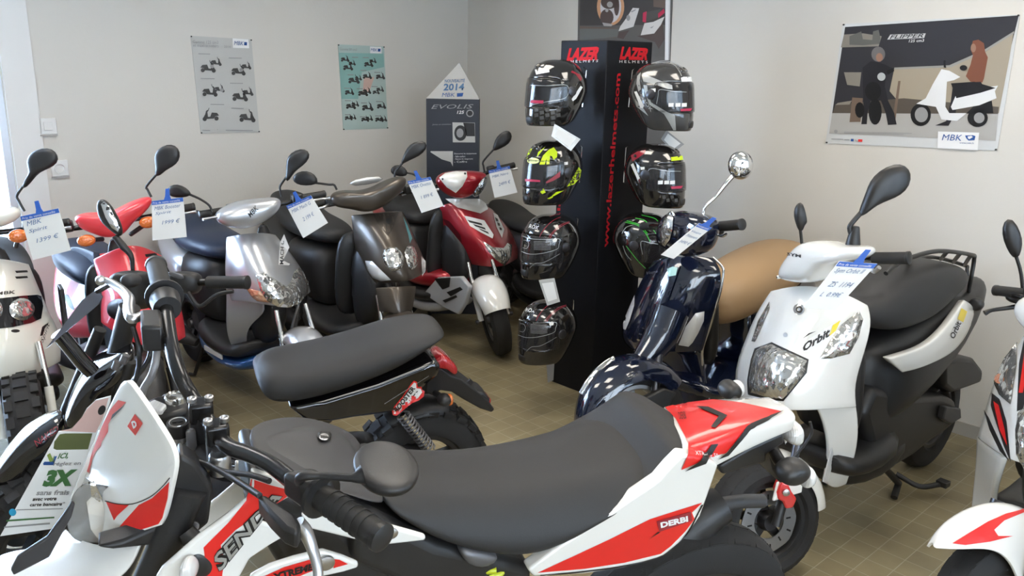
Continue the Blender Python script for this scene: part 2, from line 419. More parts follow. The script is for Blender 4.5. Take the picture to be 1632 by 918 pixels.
# glazed shop door: frame, pane, low mullion
wallbox('door_1', -.06, D0 + .03, -.05, D1 - .06, .06, 2.24, M_glass)
for n_, (b0, b1, z0, z1) in enumerate(((D0, D0 + .035, 0, 2.3), (D1 - .07, D1, 0, 2.3), (D0, D1, 2.24, 2.3), (D0, D1, 0, .06), (4.46, 4.54, 0, 2.3))):
    wallbox('trim_%d' % (6 + n_), -.09, b0, -.01, b1, z0, z1, M_alf)
wallbox('trim_11', 0, 2.90, .012, 3.045, 0, HR, M_wallw)
wallbox('baseboard_right', 0, 0, LA - 1, .012, 0, .065, M_base)
wallbox('baseboard_left', .0, 0, .012, 2.90, 0, .065, M_base)

# ceiling lights: recessed louvre fixtures
M_tube = mat('lit_fluorescent_diffuser', (1, 1, 1), .5, emit=7.0, ecol=(1.0, .93, .82))
LAMPS = [(1.7, 1.6), (1.7, 3.6), (3.7, 1.0), (3.7, 3.0), (5.6, 1.6), (5.6, 3.8)]
for k, (a, b) in enumerate(LAMPS):
    P = room(a, b, HR)
    t = thing('ceiling_light', 'recessed louvred ceiling light', 'lamp', P, 'recessed louvred ceiling lights')
    boxw('diffuser', P - up * .012, DR * .58, DL * .27, up * .008, M_tube, t, bev=0)
    for s in (-1, 1):
        boxw('frame', P + DL * .285 * s - up * .022, DR * .60, DL * .015, up * .022, M_alf, t, bev=0)
        boxw('frame', P + DR * .59 * s - up * .022, DR * .012, DL * .27, up * .022, M_alf, t, bev=0)
    for q in range(9):
        boxw('louvre_blade', P + DR * (-.48 + q * .12) - up * .036, DR * .004, DL * .27, up * .012, M_alu, t, bev=0)

# ------------------------------------------------------------------ flat prints
def flat(name, polys, m, parent, o, n, lift=.001, per=1):
    """flat printed shapes given as pixel polygons on the plane (o, n)"""
    n = V(n); r = None
    for i in range(0, len(polys), per):
        bm = bmesh.new()
        for P in polys[i:i + per]:
            f = bm.faces.new([bm.verts.new(onplane(p, V(o) + n * lift, n)) for p in P]); f.normal_update()
            bmesh.ops.triangulate(bm, faces=[f])
        me = bpy.data.meshes.new(name); bm.to_mesh(me); bm.free()
        r = link(name, me, m, parent, smooth=False)
    return r
def circ(cx, cy, r, n=14, ry=None, rot=0):
    ry = ry or r; c, s = math.cos(rot), math.sin(rot)
    return [(cx + math.cos(2 * PI * i / n) * r * c - math.sin(2 * PI * i / n) * ry * s, cy + math.cos(2 * PI * i / n) * r * s + math.sin(2 * PI * i / n) * ry * c) for i in range(n)]
def glyph(cx, cy, s, flip=1):
    """little printed scooter facing right, about 2 s wide"""
    f = lambda pts: [(cx + x * s * flip, cy + y * s + x * s * .08) for x, y in pts]
    return [f([(-1, .1), (-.75, -.25), (-.1, -.35), (.1, .15), (.38, .15), (.45, -.45), (.3, -.62), (.42, -.72), (.62, -.6), (.72, -.2), (.95, .2), (.7, .28), (.45, .42), (-.35, .42), (-.55, .15)]),
            circ(cx - .68 * s * flip, cy + .38 * s, .27 * s, 10), circ(cx + .78 * s * flip, cy + .45 * s, .27 * s, 10),
            f([(.3, -.62), (.2, -.95), (.26, -.98), (.38, -.66)])]
def poster(name, lab, corners, wall_o, n, m, bend=.004):
    o = V(wall_o) + V(n) * .004
    P = [onplane(p, o, n) for p in corners]
    t = thing(name, lab, 'poster', sum(P, V()) / 4)
    prism('paper', [p - V(n) * .003 for p in P], V(n) * .003, m, t, bev=0, smooth=False)
    for p in corners:
        q = [p[0] * .985 + sum(c[0] for c in corners) / 4 * .015, p[1] * .985 + sum(c[1] for c in corners) / 4 * .015]
        lathe('pin', [(0, .004), (.006, .004), (.007, .001)], onplane(q, o, n), n, M_dark, t, n=10)
    return t, o
WL, WR = room(0, 0), room(0, 0); NL, NR = DR.copy(), DL.copy()
M_pg = mat('grey_poster_paper', (.50, .50, .48), .45); M_pt = mat('pale_teal_poster_paper', (.42, .53, .50), .45)
M_pt2 = mat('teal_poster_tint', (.25, .46, .43), .45); M_pt3 = mat('rose_poster_tint', (.60, .42, .36), .45)
k1 = crop(280, 40, 4.83)
t, o = poster('range_poster', 'grey portrait poster with two columns of dark scooters under a pale heading', [k1(115, 82), k1(583, 110), k1(645, 825), k1(195, 835)], WL, NL, M_pg)
flat('logo_panel', [[k1(438, 102), k1(560, 110), k1(566, 178), k1(440, 175)]], M_wprint, t, o, NL)
tx = lambda s, a, b, h, K, o, n, m, t, **k: wtext('lettering', s, *[onplane(p, o + V(n) * .0034, n) for p in (K(a[0], a[1] - h), K(b[0], b[1] - h), K(*b), K(*a))], m, t, **k)
tx('MBK', (450, 152), (522, 156), 30, k1, o, NL, M_blueprint, t, shear=.2, bold=0)
flat('logo_mark', [[k1(528, 130), k1(550, 132), k1(548, 157), k1(526, 155)]], M_blueprint, t, o, NL, .002)
tx('Gamme 125 cm3', (132, 140), (328, 146), 24, k1, o, NL, M_gprint, t)
tx('et maxi-scooters', (134, 166), (330, 172), 22, k1, o, NL, M_gprint, t)
tx('2014', (372, 174), (422, 177), 18, k1, o, NL, M_gprint, t)
G = []
for x, y, s, f in ((310, 285, 42, 1), (248, 325, 58, 1), (543, 315, 38, 1), (482, 350, 54, 1), (335, 490, 40, 1), (262, 510, 58, 1), (555, 515, 42, 1), (494, 545, 60, 1), (272, 695, 62, -1), (550, 705, 62, 1)):
    G += glyph(*k1(x, y), s / 4.83, f)
flat('printed_scooter', G, mat('dark_grey_print', (.055, .055, .055), .5), t, o, NL, .003, per=4)
flat('caption', [circ(*k1(x, y), 3) for x, y in ((280, 318), (505, 345), (355, 500))] + [[k1(x, y), k1(x + w_, y + 2), k1(x + w_, y + 8), k1(x, y + 6)] for x, y, w_ in ((175, 218, 90), (408, 250, 100), (192, 408, 108), (418, 444, 100), (268, 607, 105), (428, 637, 95), (205, 806, 60), (320, 800, 5), (385, 806, 210))], M_gprint, t, o, NL, .0034)
k2 = crop(520, 50, 3.53)
t, o = poster('range_poster', 'pale teal portrait poster crowded with small scooters in rows', [k2(66, 73), k2(325, 85), k2(346, 546), k2(96, 555)], WL, NL, M_pt)
flat('teal_band', [[k2(70, 120), k2(322, 125), k2(326, 200), k2(200, 230), k2(180, 380), k2(86, 380)]], M_pt2, t, o, NL, .0016)
flat('rose_band', [[k2(212, 255), k2(270, 258), k2(240, 345), k2(205, 340)]], M_pt3, t, o, NL, .0022)
flat('logo_panel', [[k2(246, 85), k2(310, 88), k2(312, 128), k2(247, 125)]], M_wprint, t, o, NL)
tx('MBK', (250, 111), (287, 113), 16, k2, o, NL, M_blueprint, t, shear=.2, bold=0)
flat('logo_mark', [[k2(291, 97), k2(306, 98), k2(304, 114), k2(289, 113)]], M_blueprint, t, o, NL, .002)
tx('Gamme 50 cm3', (76, 106), (172, 110), 14, k2, o, NL, M_gprint, t)
G = []; B = []
for x, y, s in ((105, 155, 24), (145, 178, 20), (122, 200, 28), (238, 182, 26), (262, 165, 20), (155, 272, 32), (180, 262, 20), (230, 250, 26), (304, 252, 26), (130, 340, 26), (206, 345, 28), (228, 335, 24), (280, 340, 20), (302, 325, 22), (138, 418, 28), (162, 408, 22), (232, 425, 32), (310, 418, 26), (125, 485, 22), (148, 482, 20), (218, 493, 22), (240, 488, 22), (298, 493, 24), (320, 492, 22)):
    G += glyph(*k2(x, y), s / 3.53, 1)
for x, y in ((145, 143), (205, 145), (120, 242), (192, 217), (270, 228), (100, 317), (172, 320), (255, 308), (105, 387), (195, 400), (280, 392), (105, 466), (190, 478), (275, 473)):
    B.append([k2(x, y), k2(x + 34, y + 1), k2(x + 34, y + 6), k2(x, y + 5)])
flat('printed_scooter', G, MATS['dark_grey_print'], t, o, NL, .003, per=4); flat('caption', B, M_gprint, t, o, NL, .003)

# big landscape poster on the right wall
k3 = crop(1300, 20, 3.991)
t, o = poster('scooter_poster', 'large landscape poster of a white scooter, a seated woman and a helmeted rider', [k3(172, 72), k3(1300, 12), k3(1155, 878), k3(62, 832)], WR, NR, mat('glossy_poster_paper', (.62, .63, .63), .25))
F3 = lambda nm, polys, m, lift: flat(nm, [[k3(*p) for p in P] for P in polys], m, t, o, NR, lift * 1.8)
mm = lambda n, c: mat(n, c, .6, spec=.25)
F3('night_scene', [[(187, 92), (1292, 18), (1235, 250), (1160, 640), (105, 640)]], mm('dusky_print', (.035, .035, .042)), .0006)
F3('road', [[(105, 640), (1160, 640), (1145, 815), (85, 770)]], mm('pale_road_print', (.42, .41, .39)), .0008)
F3('river_wall', [[(500, 355), (860, 340), (1080, 250), (1258, 130), (1230, 300), (1165, 640), (520, 560), (470, 500)]], mm('beige_wall_print', (.36, .31, .24)), .0009)
F3('parapet', [[(500, 350), (850, 335), (1075, 235), (1262, 118), (1262, 132), (1078, 250), (860, 348), (500, 362)]], mm('grey_stone_print', (.30, .30, .28)), .0011)
F3('kerb', [[(125, 585), (560, 545), (1165, 600), (1160, 645), (108, 640)]], mm('dark_brown_print', (.10, .085, .07)), .0010)
F3('sun_patch', [[(140, 575), (230, 560), (215, 585), (125, 588)], [(180, 140), (300, 132), (420, 150), (400, 215), (160, 222)], [(180, 380), (290, 380), (280, 470), (200, 460)]], mm('grey_brown_print', (.25, .23, .20)), .0012)
F3('bollard', [[(525, 435), (540, 435), (505, 705), (485, 705)], [(232, 540), (300, 545), (285, 695), (215, 697)]], mm('brown_post_print', (.17, .12, .09)), .0013)
F3('rider', [[(350, 310), (390, 315), (440, 330), (500, 360), (470, 385), (445, 400), (440, 470), (460, 560), (500, 640), (515, 712), (460, 715), (445, 640), (415, 560), (350, 560), (330, 640), (325, 710), (290, 710), (305, 600), (300, 470), (298, 350)]], mm('black_clothes_print', (.02, .02, .025)), .0016)
F3('rider_helmet', [circ(398, 265, 44, 20, 48)], mm('grey_helmet_print', (.16, .15, .15)), .0020)
F3('rider_face', [circ(405, 285, 22, 14, 28)], mm('skin_print', (.30, .17, .12)), .0023)
F3('black_scooter', [circ(378, 630, 42, 18, 84), circ(365, 500, 52, 16, 60), circ(280, 620, 30, 14, 50), [(450, 370), (495, 352), (500, 372), (460, 395)]], mm('black_machine_print', (.012, .012, .014)), .0019)
F3('headlamp', [circ(418, 408, 26, 16)], mm('lamp_print', (.45, .47, .47)), .0024)
F3('woman', [[(1000, 180), (1035, 172), (1070, 195), (1078, 250), (1095, 285), (1070, 420), (1060, 445), (985, 440), (955, 405), (985, 330), (1000, 270), (985, 235)]], mm('auburn_print', (.20, .075, .045)), .0016)
F3('woman_face', [circ(1003, 225, 17, 12, 28)], mm('skin_print', (.3, .17, .12)), .0018)
F3('woman_legs', [[(875, 450), (1050, 440), (1075, 480), (900, 545), (890, 640), (845, 720), (760, 718), (830, 690), (860, 560)]], mm('black_clothes_print', (.02, .02, .025)), .0017)
F3('white_scooter', [[(800, 360), (850, 370), (920, 410), (880, 430), (835, 440), (825, 600), (850, 640), (960, 640), (900, 690), (800, 680), (765, 600), (640, 580), (700, 545), (745, 455)], [(890, 530), (1050, 480), (1160, 465), (1140, 500), (1150, 545), (1040, 590), (870, 620), (860, 600)]], mm('white_machine_print', (.72, .73, .74)), .0021)
F3('scooter_wheels', [circ(668, 650, 65, 24, 72), circ(1030, 670, 65, 22, 58), [(1010, 590), (1120, 560), (1130, 640), (960, 640)]], mm('black_machine_print', (.012, .012, .014)), .0019)
F3('scooter_rims', [circ(672, 650, 42, 20, 48), circ(1040, 670, 34, 18, 34)], mm('rim_print', (.30, .30, .30)), .0024)
F3('scooter_saddle', [[(860, 450), (1010, 440), (1110, 470), (1145, 480), (1050, 510), (895, 545)], circ(940, 352, 24, 14, 18), [(815, 350), (812, 318), (824, 312), (830, 352)], circ(820, 312, 8, 8, 10)], mm('black_saddle_print', (.015, .015, .018)), .0026)
F3('inset', [[(215, 150), (290, 120), (300, 170), (360, 175), (365, 120), (400, 110), (412, 165), (405, 200), (300, 208), (215, 205)]], mm('grey_machine_print', (.13, .13, .12)), .0019)
F3('title_ribbon', [[(475, 140), (700, 132), (690, 162), (455, 172)]], mm('pale_ribbon_print', (.62, .62, .62)), .0022)

F3('logo_panel', [[(778, 756), (1040, 764), (1030, 876), (775, 862)]], M_wprint, .0028)
wt3 = lambda s, a, b, h, m, **k: wtext('lettering', s, *[onplane(p, o + NR * .0062, NR) for p in (k3(a[0], a[1] - h), k3(b[0], b[1] - h), k3(*b), k3(*a))], m, t, **k)
wt3('FLIPPER', (470, 168), (685, 158), 25, M_dark, shear=.35, bold=.01); wt3('125 cm3', (592, 190), (690, 186), 18, M_wprint, shear=.2, bold=.01)
wt3('MBK', (802, 812), (932, 816), 38, M_blueprint, shear=.25, bold=0)
F3('logo_mark', [[(950, 782), (1000, 780), (1016, 786), (1010, 812), (972, 814), (958, 800)]], M_blueprint, .0034)
F3('logo_mark_cut', [[(966, 788), (990, 784), (1000, 792), (978, 806), (968, 800)]], M_wprint, .0038)
wt3('www.mbk.fr', (915, 833), (1008, 836), 10, M_blueprint)
F3('small_print', [[(180, 758), (612, 766), (612, 770), (180, 762)], [(180, 766), (560, 774), (560, 777), (180, 769)], [(100, 802), (175, 804), (175, 808), (100, 806)], [(182, 806), (215, 807), (215, 812), (182, 811)], circ(128, 756, 12, 8)], M_gprint, .0016)
F3('web_badges', [[(224, 803), (242, 804), (241, 820), (223, 819)]], M_blueprint, .0016)
wt3('You', (248, 820), (268, 821), 12, M_dark); F3('badge', [[(270, 806), (298, 807), (297, 823), (269, 822)]], M_rprint, .0016)

# framed motorcycle poster above and behind the helmet display
k4 = crop(900, 0, 8.344)
P4 = [(924, -170), (1079, -178), (1062, 240), (918, 236)]
t, o = poster('motorcycle_poster', 'framed motorcycle poster high on the wall behind the helmet display', P4, WR, NR, mm('grey_street_print', (.13, .125, .12)))
F4 = lambda nm, polys, m, lift: flat(nm, [[k4(*p) for p in P] for P in polys], m, t, o, NR, lift * 1.8)
F4('white_border', [[(1345, -400), (1400, -400), (1378, 800), (1332, 800)], [(1402, -400), (1412, -400), (1390, 800), (1384, 800)]], M_wprint, .001)
F4('buildings', [[(215, -600), (1345, -600), (1340, 330), (200, 340)]], mm('dark_shop_print', (.07, .065, .065)), .0008)
F4('doorway', [[(1180, -200), (1340, -200), (1335, 110), (1180, 90)], [(200, 345), (700, 375), (690, 500), (200, 520)]], mm('brown_door_print', (.16, .12, .10)), .0010)
F4('road', [[(200, 380), (720, 385), (700, 490), (200, 540)]], mm('asphalt_print', (.16, .165, .16)), .0012)
F4('orange_wheel', [circ(610, 90, 182, 30, 250)], mm('orange_rim_print', (.62, .33, .18)), .0014)
F4('wheel_inner', [circ(612, 90, 140, 26, 215)], mm('white_rim_print', (.62, .60, .62)), .0017)
F4('engine', [circ(590, 30, 110, 20, 90), circ(560, 230, 90, 18, 110), circ(690, 80, 36, 16, 130)], mm('engine_print', (.10, .075, .07)), .0020)
F4('engine_chrome', [circ(600, 60, 40, 12), circ(560, 140, 22, 10), [(500, 300), (640, 320), (620, 350), (520, 345)]], mm('chrome_print', (.42, .40, .40)), .0023)
F4('front_plate', [[(905, 105), (990, 110), (970, 180), (915, 355), (715, 415), (740, 350), (820, 240)], [(1060, 310), (1180, 290), (1330, 220), (1280, 330), (1190, 445), (1010, 470)]], mm('white_fairing_print', (.66, .64, .62)), .0020)
F4('red_seat', [[(1040, 170), (1090, 150), (1080, 300), (1035, 290)], [(1240, 180), (1320, 115), (1330, 170), (1245, 240)]], mm('raspberry_print', (.50, .04, .09)), .0022)
F4('saddle', [[(1085, 160), (1280, 120), (1250, 230), (1080, 295)]], mm('charcoal_saddle_print', (.09, .09, .085)), .0021)
F4('plate_mark', [circ(845, 238, 26, 14, 40), [(880, 150), (950, 120), (940, 140), (890, 165)], [(1130, 370), (1190, 340), (1160, 375)]], M_gprint, .0026)
F4('fork_shadow', [[(720, 430), (860, 400), (780, 520), (700, 500)], [(960, 480), (1180, 440), (1300, 300), (1330, 520), (1250, 650), (1200, 560)]], mm('engine_print', (.10, .075, .07)), .0017)

# cardboard totem in the corner
ty = 5.55
A_, B_ = aty((679, 157), ty), aty((764, 157), ty)
t = thing('advertising_totem', 'dark cardboard column display with a pointed white top reading 2014', 'display stand', V(((A_.x + B_.x) / 2, ty + .06, 0)))
zt = A_.z; fx = lambda x, z, y=ty: V((x, y, z))
prism('column', [fx(A_.x, 0), fx(B_.x, 0), fx(B_.x, zt), fx(A_.x, zt)], (0, .12, 0), mat('dark_blue_card', (.020, .024, .036), .45), t, bev=.002)
tip = aty((732, 100), ty)
prism('header', [fx(A_.x, zt), fx(B_.x, zt), tip, ], (0, .05, 0), mat('off_white_card', (.56, .55, .52), .5), t, bev=.001)
k5 = crop(520, 50, 3.53); nT = V((0, -1, 0)); oT = V((0, ty, 0))
FT = lambda nm, polys, m, lift: flat(nm, [[k5(*p) for p in P] for P in polys], m, t, oT, nT, lift)
def tt(s, a, b, h, m, **k): wtext('lettering', s, *[onplane(p, oT + nT * .003, nT) for p in (k5(a[0], a[1] - h), k5(b[0], b[1] - h), k5(*b), k5(*a))], m, t, **k)
M_steelblue = mat('steel_blue_print', (.07, .17, .33), .5)
tt('NOUVEAUTÉ', (666, 288), (780, 286), 22, M_steelblue, shear=.1, bold=.02)
tt('2014', (658, 334), (776, 332), 40, M_steelblue, shear=.1, bold=.03)
tt('MBK', (650, 368), (724, 368), 22, M_blueprint, shear=.2, bold=0)
FT('logo_mark', [[(735, 348), (772, 346), (766, 366), (735, 368)]], M_blueprint, .003)
tt('EVOLIS', (590, 436), (828, 434), 24, M_gprint, shear=.3)
tt('125', (735, 464), (776, 464), 18, M_wprint, shear=.2, bold=.02)
FT('badge', [circ(808, 461, 21, 18)], M_gprint, .002); FT('badge_centre', [circ(808, 461, 15, 16)], M_dark, .003)
tt('Jantes en aluminium', (596, 530), (703, 528), 10, M_gprint, shear=.2)
FT('photo_panel', [[(710, 512), (836, 514), (838, 625), (712, 624)], [(587, 674), (712, 674), (712, 760), (700, 735), (650, 720), (587, 680)]], mat('pale_photo_print', (.50, .50, .48), .5), .002)
FT('wheel_print', [circ(755, 572, 35, 20, 44), [(770, 514), (834, 516), (836, 590), (790, 590)]], M_dark, .003)
FT('rim_print', [circ(752, 572, 20, 16, 26)], M_gprint, .0035)
for i, s in enumerate(('Découvrez les équipements', '- Selle confort', '- Espace de rangement', '- Coffre')): tt(s, (720, 694 + i * 15), (720 + (125, 62, 105, 72)[i], 693 + i * 15), 10, M_wprint)

# switch and socket on the left wall
def plate(name, lab, p, w_, h_, cat, kind):
    c = onplane(p, WL + NL * .006, NL); t = thing(name, lab, cat, c)
    boxw('cover_plate', c, DL * w_, up * h_, NL * .006, M_wallw, t, bev=.003)
    boxw('plate_shade', c - up * (h_ + .004), DL * w_, up * .004, NL * .009, mat('painted_shadow_grey', (.45, .43, .42), .5), t, bev=.001)  # grey strip stands in for the shadow under the plate
    if kind == 's': boxw('rocker', c + NL * .009, DL * w_ * .5, up * h_ * .5, NL * .003, M_wallw, t, bev=.002)
    else: lathe('socket_well', [(0, .028), (.008, .028), (.008, .022), (.002, .02)], c + NL * .005, NL, M_wallw, t)
plate('light_switch', 'white square light switch on the wall beside the shop door', (76, 201), .042, .042, 'switch', 's')
plate('wall_socket', 'white wall socket half hidden behind a black scooter mirror', (95, 268), .042, .042, 'socket', 'o')

# ------------------------------------------------------------------ helmet display
A, B, C = V((.219, 4.32, 0)), V((.425, 4.105, 0)), V((.665, 4.285, 0)); D = A + (C - B)
Hs = 1.79; ctr = (A + B + C + D) / 4
disp = thing('helmet_display', 'tall black square column display holding motorcycle helmets', 'display stand', ctr)
M_stand = mat('matt_black_panel', (.006, .007, .010), .55, spec=.22); M_redink = mat('matt_red_print', (.55, .010, .018), .6, spec=.2)
col_ = prism('column', [A, B, C, D], up * Hs, M_stand, disp, bev=.004)
tr = bvh(col_)
text('logo_lettering', 'LAZER', (905, 77), (957, 74), (952, 96), (903, 97), tr, M_redink, disp, shear=.2, bold=.06)
text('logo_lettering', 'LAZER', (989, 74), (1034, 77), (1031, 96), (987, 95), tr, M_redink, disp, shear=.2, bold=.06)
text('small_lettering', 'H E L M E T S', (910, 96), (954, 95), (953, 99), (910, 100), tr, M_wprint, disp)
text('small_lettering', 'H E L M E T S', (987, 96), (1032, 97), (1032, 101), (987, 100), tr, M_wprint, disp)
text('web_lettering', 'www.lazerhelmets.com', (961, 394), (981, 117), (989, 117), (969, 394), tr, M_redink, disp, bold=.02)
text('web_lettering', 'www.laz', (884, 420), (890, 300), (895, 300), (889, 420), tr, M_redink, disp, bold=.02)
nL = -(up.cross((B - A).normalized())); nL = V((-.7071, -.7071, 0)); nRt = V((.6, -.8, 0))
def helmet(name, lab, p, yy, hd, mshell, roll=0, s=1.0, arm=None):
    c = aty(p, yy); t = thing(name, lab, 'helmet', c, None); a = math.radians(hd)
    f = V((math.cos(a), math.sin(a), 0)); l = V((-f.y, f.x, 0)); R = Matrix.Rotation(math.radians(roll), 3, l); f2 = R @ f; u2 = R @ up
    nu, nv = 36, 22
    def pt(th, ph, k=1.0, dz=0):
        cp = math.cos(ph); sp = math.sin(ph); x = math.cos(th); y = math.sin(th)
        c_ = abs(cp) ** .75
        if ph >= 0: A_ = .142 if x > 0 else .158; z = .140 * abs(sp) ** .95; Bw = .120
        else:
            q = min(1, -ph / 1.0); A_ = (.142 + .020 * q) if x > 0 else (.158 - .055 * q); z = -.155 * q * (1 if x > 0 else 1 - .30 * -x); Bw = .120 - .022 * q * q; c_ = 1 - .10 * q ** 3
        return c + (f2 * (x * A_ * c_) + l * (y * Bw * c_) + u2 * z) * k * s
    phs = [PI / 2 * (1 - i / 12) for i in range(12)] + [-(i / 9.0) for i in range(10)]
    def patch(nm, m, sel, k, thick, sub=1):
        vs, fs = [], []
        for ph in phs:
            for j in range(nu): vs.append(pt(2 * PI * (j + .5) / nu - PI, ph, k))
        for i in range(len(phs) - 1):
            for j in range(nu):
                th = 2 * PI * (j + 1) / nu - PI; th = (th + PI) % (2 * PI) - PI
                if sel(th, (phs[i] + phs[i + 1]) / 2): fs.append((i * nu + j, (i + 1) * nu + j, (i + 1) * nu + (j + 1) % nu, i * nu + (j + 1) % nu))
        me = mesh(nm, vs, fs); bm = bmesh.new(); bm.from_mesh(me)
        bmesh.ops.delete(bm, geom=[v for v in bm.verts if not v.link_faces], context='VERTS'); bmesh.ops.remove_doubles(bm, verts=bm.verts, dist=1e-4)
        bm.to_mesh(me); bm.free()
        if sum((p.center - c).dot(p.normal) for p in me.polygons) < 0: me.flip_normals()
        return link(nm, me, m, t, sharp=0, mods=[SOL(thick, -1), ('SUBSURF', dict(levels=sub, render_levels=sub))])
    port = lambda th, ph: abs(th) < 1.12 and -.40 < ph < .34
    sh = patch('shell', mshell, lambda th, ph: not port(th, ph), 1.0, .012)
    ln = patch('lining', mat('helmet_lining', (.02, .02, .022), .9), lambda th, ph: True, .90, .01, 0)
    vz = patch('visor', M_visor, lambda th, ph: abs(th) < 1.42 and -.50 < ph < .42, 1.035, .003)
    rm = patch('visor_seal', M_plastic, lambda th, ph: abs(th) < 1.3 and not port(th, ph) and -.5 < ph < .42, 1.012, .004)
    patch('chin_vent', M_plastic, lambda th, ph: abs(th) < .28 and -.85 < ph < -.68, 1.03, .012)
    patch('top_vent', mshell, lambda th, ph: .15 < abs(th) < .5 and .75 < ph < 1.05, 1.03, .012)
    for sgn in (-1, 1):
        lathe('visor_pivot', [(0, .024), (.006, .022), (.009, .010)], pt(sgn * PI / 2, .02, 1.0), l * sgn, M_steel, t, n=18)
    trs = bvh([sh, vz])
    return t, trs, sh, vz
M_visor = bpy.data.materials.new('smoked_visor'); M_visor.use_nodes = True; MATS['smoked_visor'] = M_visor
_nt = M_visor.node_tree; _b = _nt.nodes['Principled BSDF']; _b.inputs['Base Color'].default_value = (.03, .03, .035, 1); _b.inputs['Roughness'].default_value = .04; _b.inputs['Alpha'].default_value = .45; _b.inputs['Coat Weight'].default_value = 1
M_hblack = paint('helmet_black_gloss', (.012, .012, .013), rough=.12)
M_hgrey = paint('helmet_graphite', (.045, .045, .045), rough=.2)
M_sil = mat('silver_print', (.42, .43, .42), .3, .4, .4)
M_pink = mat('magenta_strip', (.45, .02, .07), .4); M_dred = mat('dark_red_print', (.30, .012, .03), .3, 0, .7)
M_check = mat('grey_check_print', (.09, .09, .09), .3)
def D2(K, nm, P, trs, m, t, **k): return decal(nm, [K(*p) for p in P], trs, m, t, **k)
def strip(K, nm, pts, wd, trs, m, t):
    """painted line along pixels"""
    q = [K(*p) for p in pts]
    q = [(v.x, v.y) for v in spline([V((*p, 0)) for p in q], 4)] if len(q) > 2 else q
    L, R = [], []
    for i, p in enumerate(q):
        a = V(q[max(i - 1, 0)]); b = V(q[min(i + 1, len(q) - 1)]); d = (b - a).normalized(); n = V((-d.y, d.x))
        L.append((p[0] + n.x * wd / 2, p[1] + n.y * wd / 2)); R.append((p[0] - n.x * wd / 2, p[1] - n.y * wd / 2))
    bm = bmesh.new(); a = [bm.verts.new((*p, 0)) for p in L]; b = [bm.verts.new((*p, 0)) for p in R]
    for i in range(len(a) - 1): bm.faces.new((a[i], a[i + 1], b[i + 1], b[i]))
    return wrap(nm, bm, trs, m, t, .0012)
def bracket(lab, top, bot, face_o, n, depth):
    """chrome wire loop standing out of the display column"""
    p, q = onplane(top, face_o, n), onplane(bot, face_o, n)
    t = thing('wire_bracket', lab, 'bracket', p)
    tube('wire', [p + V(n) * .003, p + V(n) * .03 + up * .012, p + V(n) * .012, q + V(n) * .012, q + V(n) * .03 - up * .006, q + V(n) * .003], .0022, M_chrome, t, n=6, smooth=0)
    return t
kA = crop(820, 60, 3.06); kB = crop(825, 210, 7.655); kC = crop(1000, 90, 7.655); kD = crop(825, 330, 8.345)
FL, FRt = (A + B) / 2, (B + C) / 2; nRt = -(up.cross((C - B).normalized())); nRt = V((.6, -.8, 0))
# 1 top left, chequered
t, trs, sh, vz = helmet('motorcycle_helmet', 'glossy black helmet with a grey chequered chin, top of the left column', (886, 145), 4.03, 214, M_hblack, s=1.02)
for i in range(5):
    for j in range(2 + (i % 2)):
        x = 95 + i * 27 + (j % 2) * 0; y = 345 + j * 26 + (i % 2) * 13
        if i in (0, 1, 2, 3, 4): D2(kA, 'chequer', [(x, y), (x + 20, y - 3), (x + 22, y + 14), (x + 3, y + 17)], trs, M_check, t)
D2(kA, 'white_label', [(278, 300), (322, 235), (332, 242), (300, 298), (284, 310)], trs, M_paper, t)
D2(kA, 'reflective_label', [(100, 156), (168, 152), (170, 168), (106, 180)], trs, M_paper, t)
D2(kA, 'chin_strip', [(80, 305), (142, 306), (140, 322), (78, 318)], trs, M_pink, t, off=.002)
strip(kA, 'visor_edge', [(80, 232), (160, 235), (256, 233), (250, 292), (160, 312), (80, 328)], .7, trs, M_sil, t)
D2(kA, 'red_lettering', [(280, 160), (318, 180), (330, 200), (322, 212), (296, 178), (275, 170)], trs, M_dred, t)
# 2 neon yellow
t, trs, sh, vz = helmet('motorcycle_helmet', 'black and neon yellow helmet in the left column', (880, 271), 4.03, 214, M_hblack, s=1.02)
D2(kB, 'yellow_panel', [(265, 400), (310, 290), (380, 220), (440, 190), (485, 250), (480, 310), (440, 345), (420, 300), (395, 290), (385, 395), (350, 400), (355, 320), (330, 400)], trs, M_neon, t)
D2(kB, 'yellow_panel', [(235, 310), (250, 250), (340, 180), (270, 270)], trs, M_neon, t)
D2(kB, 'yellow_panel', [(100, 330), (140, 230), (215, 150), (160, 240), (120, 330)], trs, M_neon, t)
D2(kB, 'yellow_panel', [(600, 670), (640, 610), (745, 430), (775, 470), (760, 560), (690, 640)], trs, M_neon, t)
text('lettering', 'AROX', kB(615, 640), kB(735, 445), kB(765, 475), kB(650, 665), trs, M_dark, t, bold=.02, off=.002)
D2(kB, 'yellow_chin', [(275, 735), (315, 690), (342, 740), (300, 760)], trs, M_neon, t)
D2(kB, 'yellow_chin', [(420, 780), (470, 735), (565, 715), (440, 785)], trs, M_neon, t)
D2(kB, 'yellow_chin', [(360, 815), (430, 780), (430, 800), (390, 820)], trs, M_neon, t)
D2(kB, 'round_label', circ(193, 355, 74, 20, 36), trs, mat('lime_white_label', (.75, .85, .35), .4), t, off=.0016)
for x, y in ((590, 385), (593, 493)): D2(kB, 'white_label', [(x - 22, y - 14), (x + 22, y - 20), (x + 22, y + 16), (x - 20, y + 20)], trs, M_paper, t)
D2(kB, 'chin_strip', [(92, 575), (275, 590), (275, 612), (95, 606)], trs, M_pink, t, off=.002)
D2(kB, 'side_strip', [(345, 610), (420, 560), (520, 480), (515, 550), (430, 600), (350, 630)], trs, M_dred, t, off=.002)
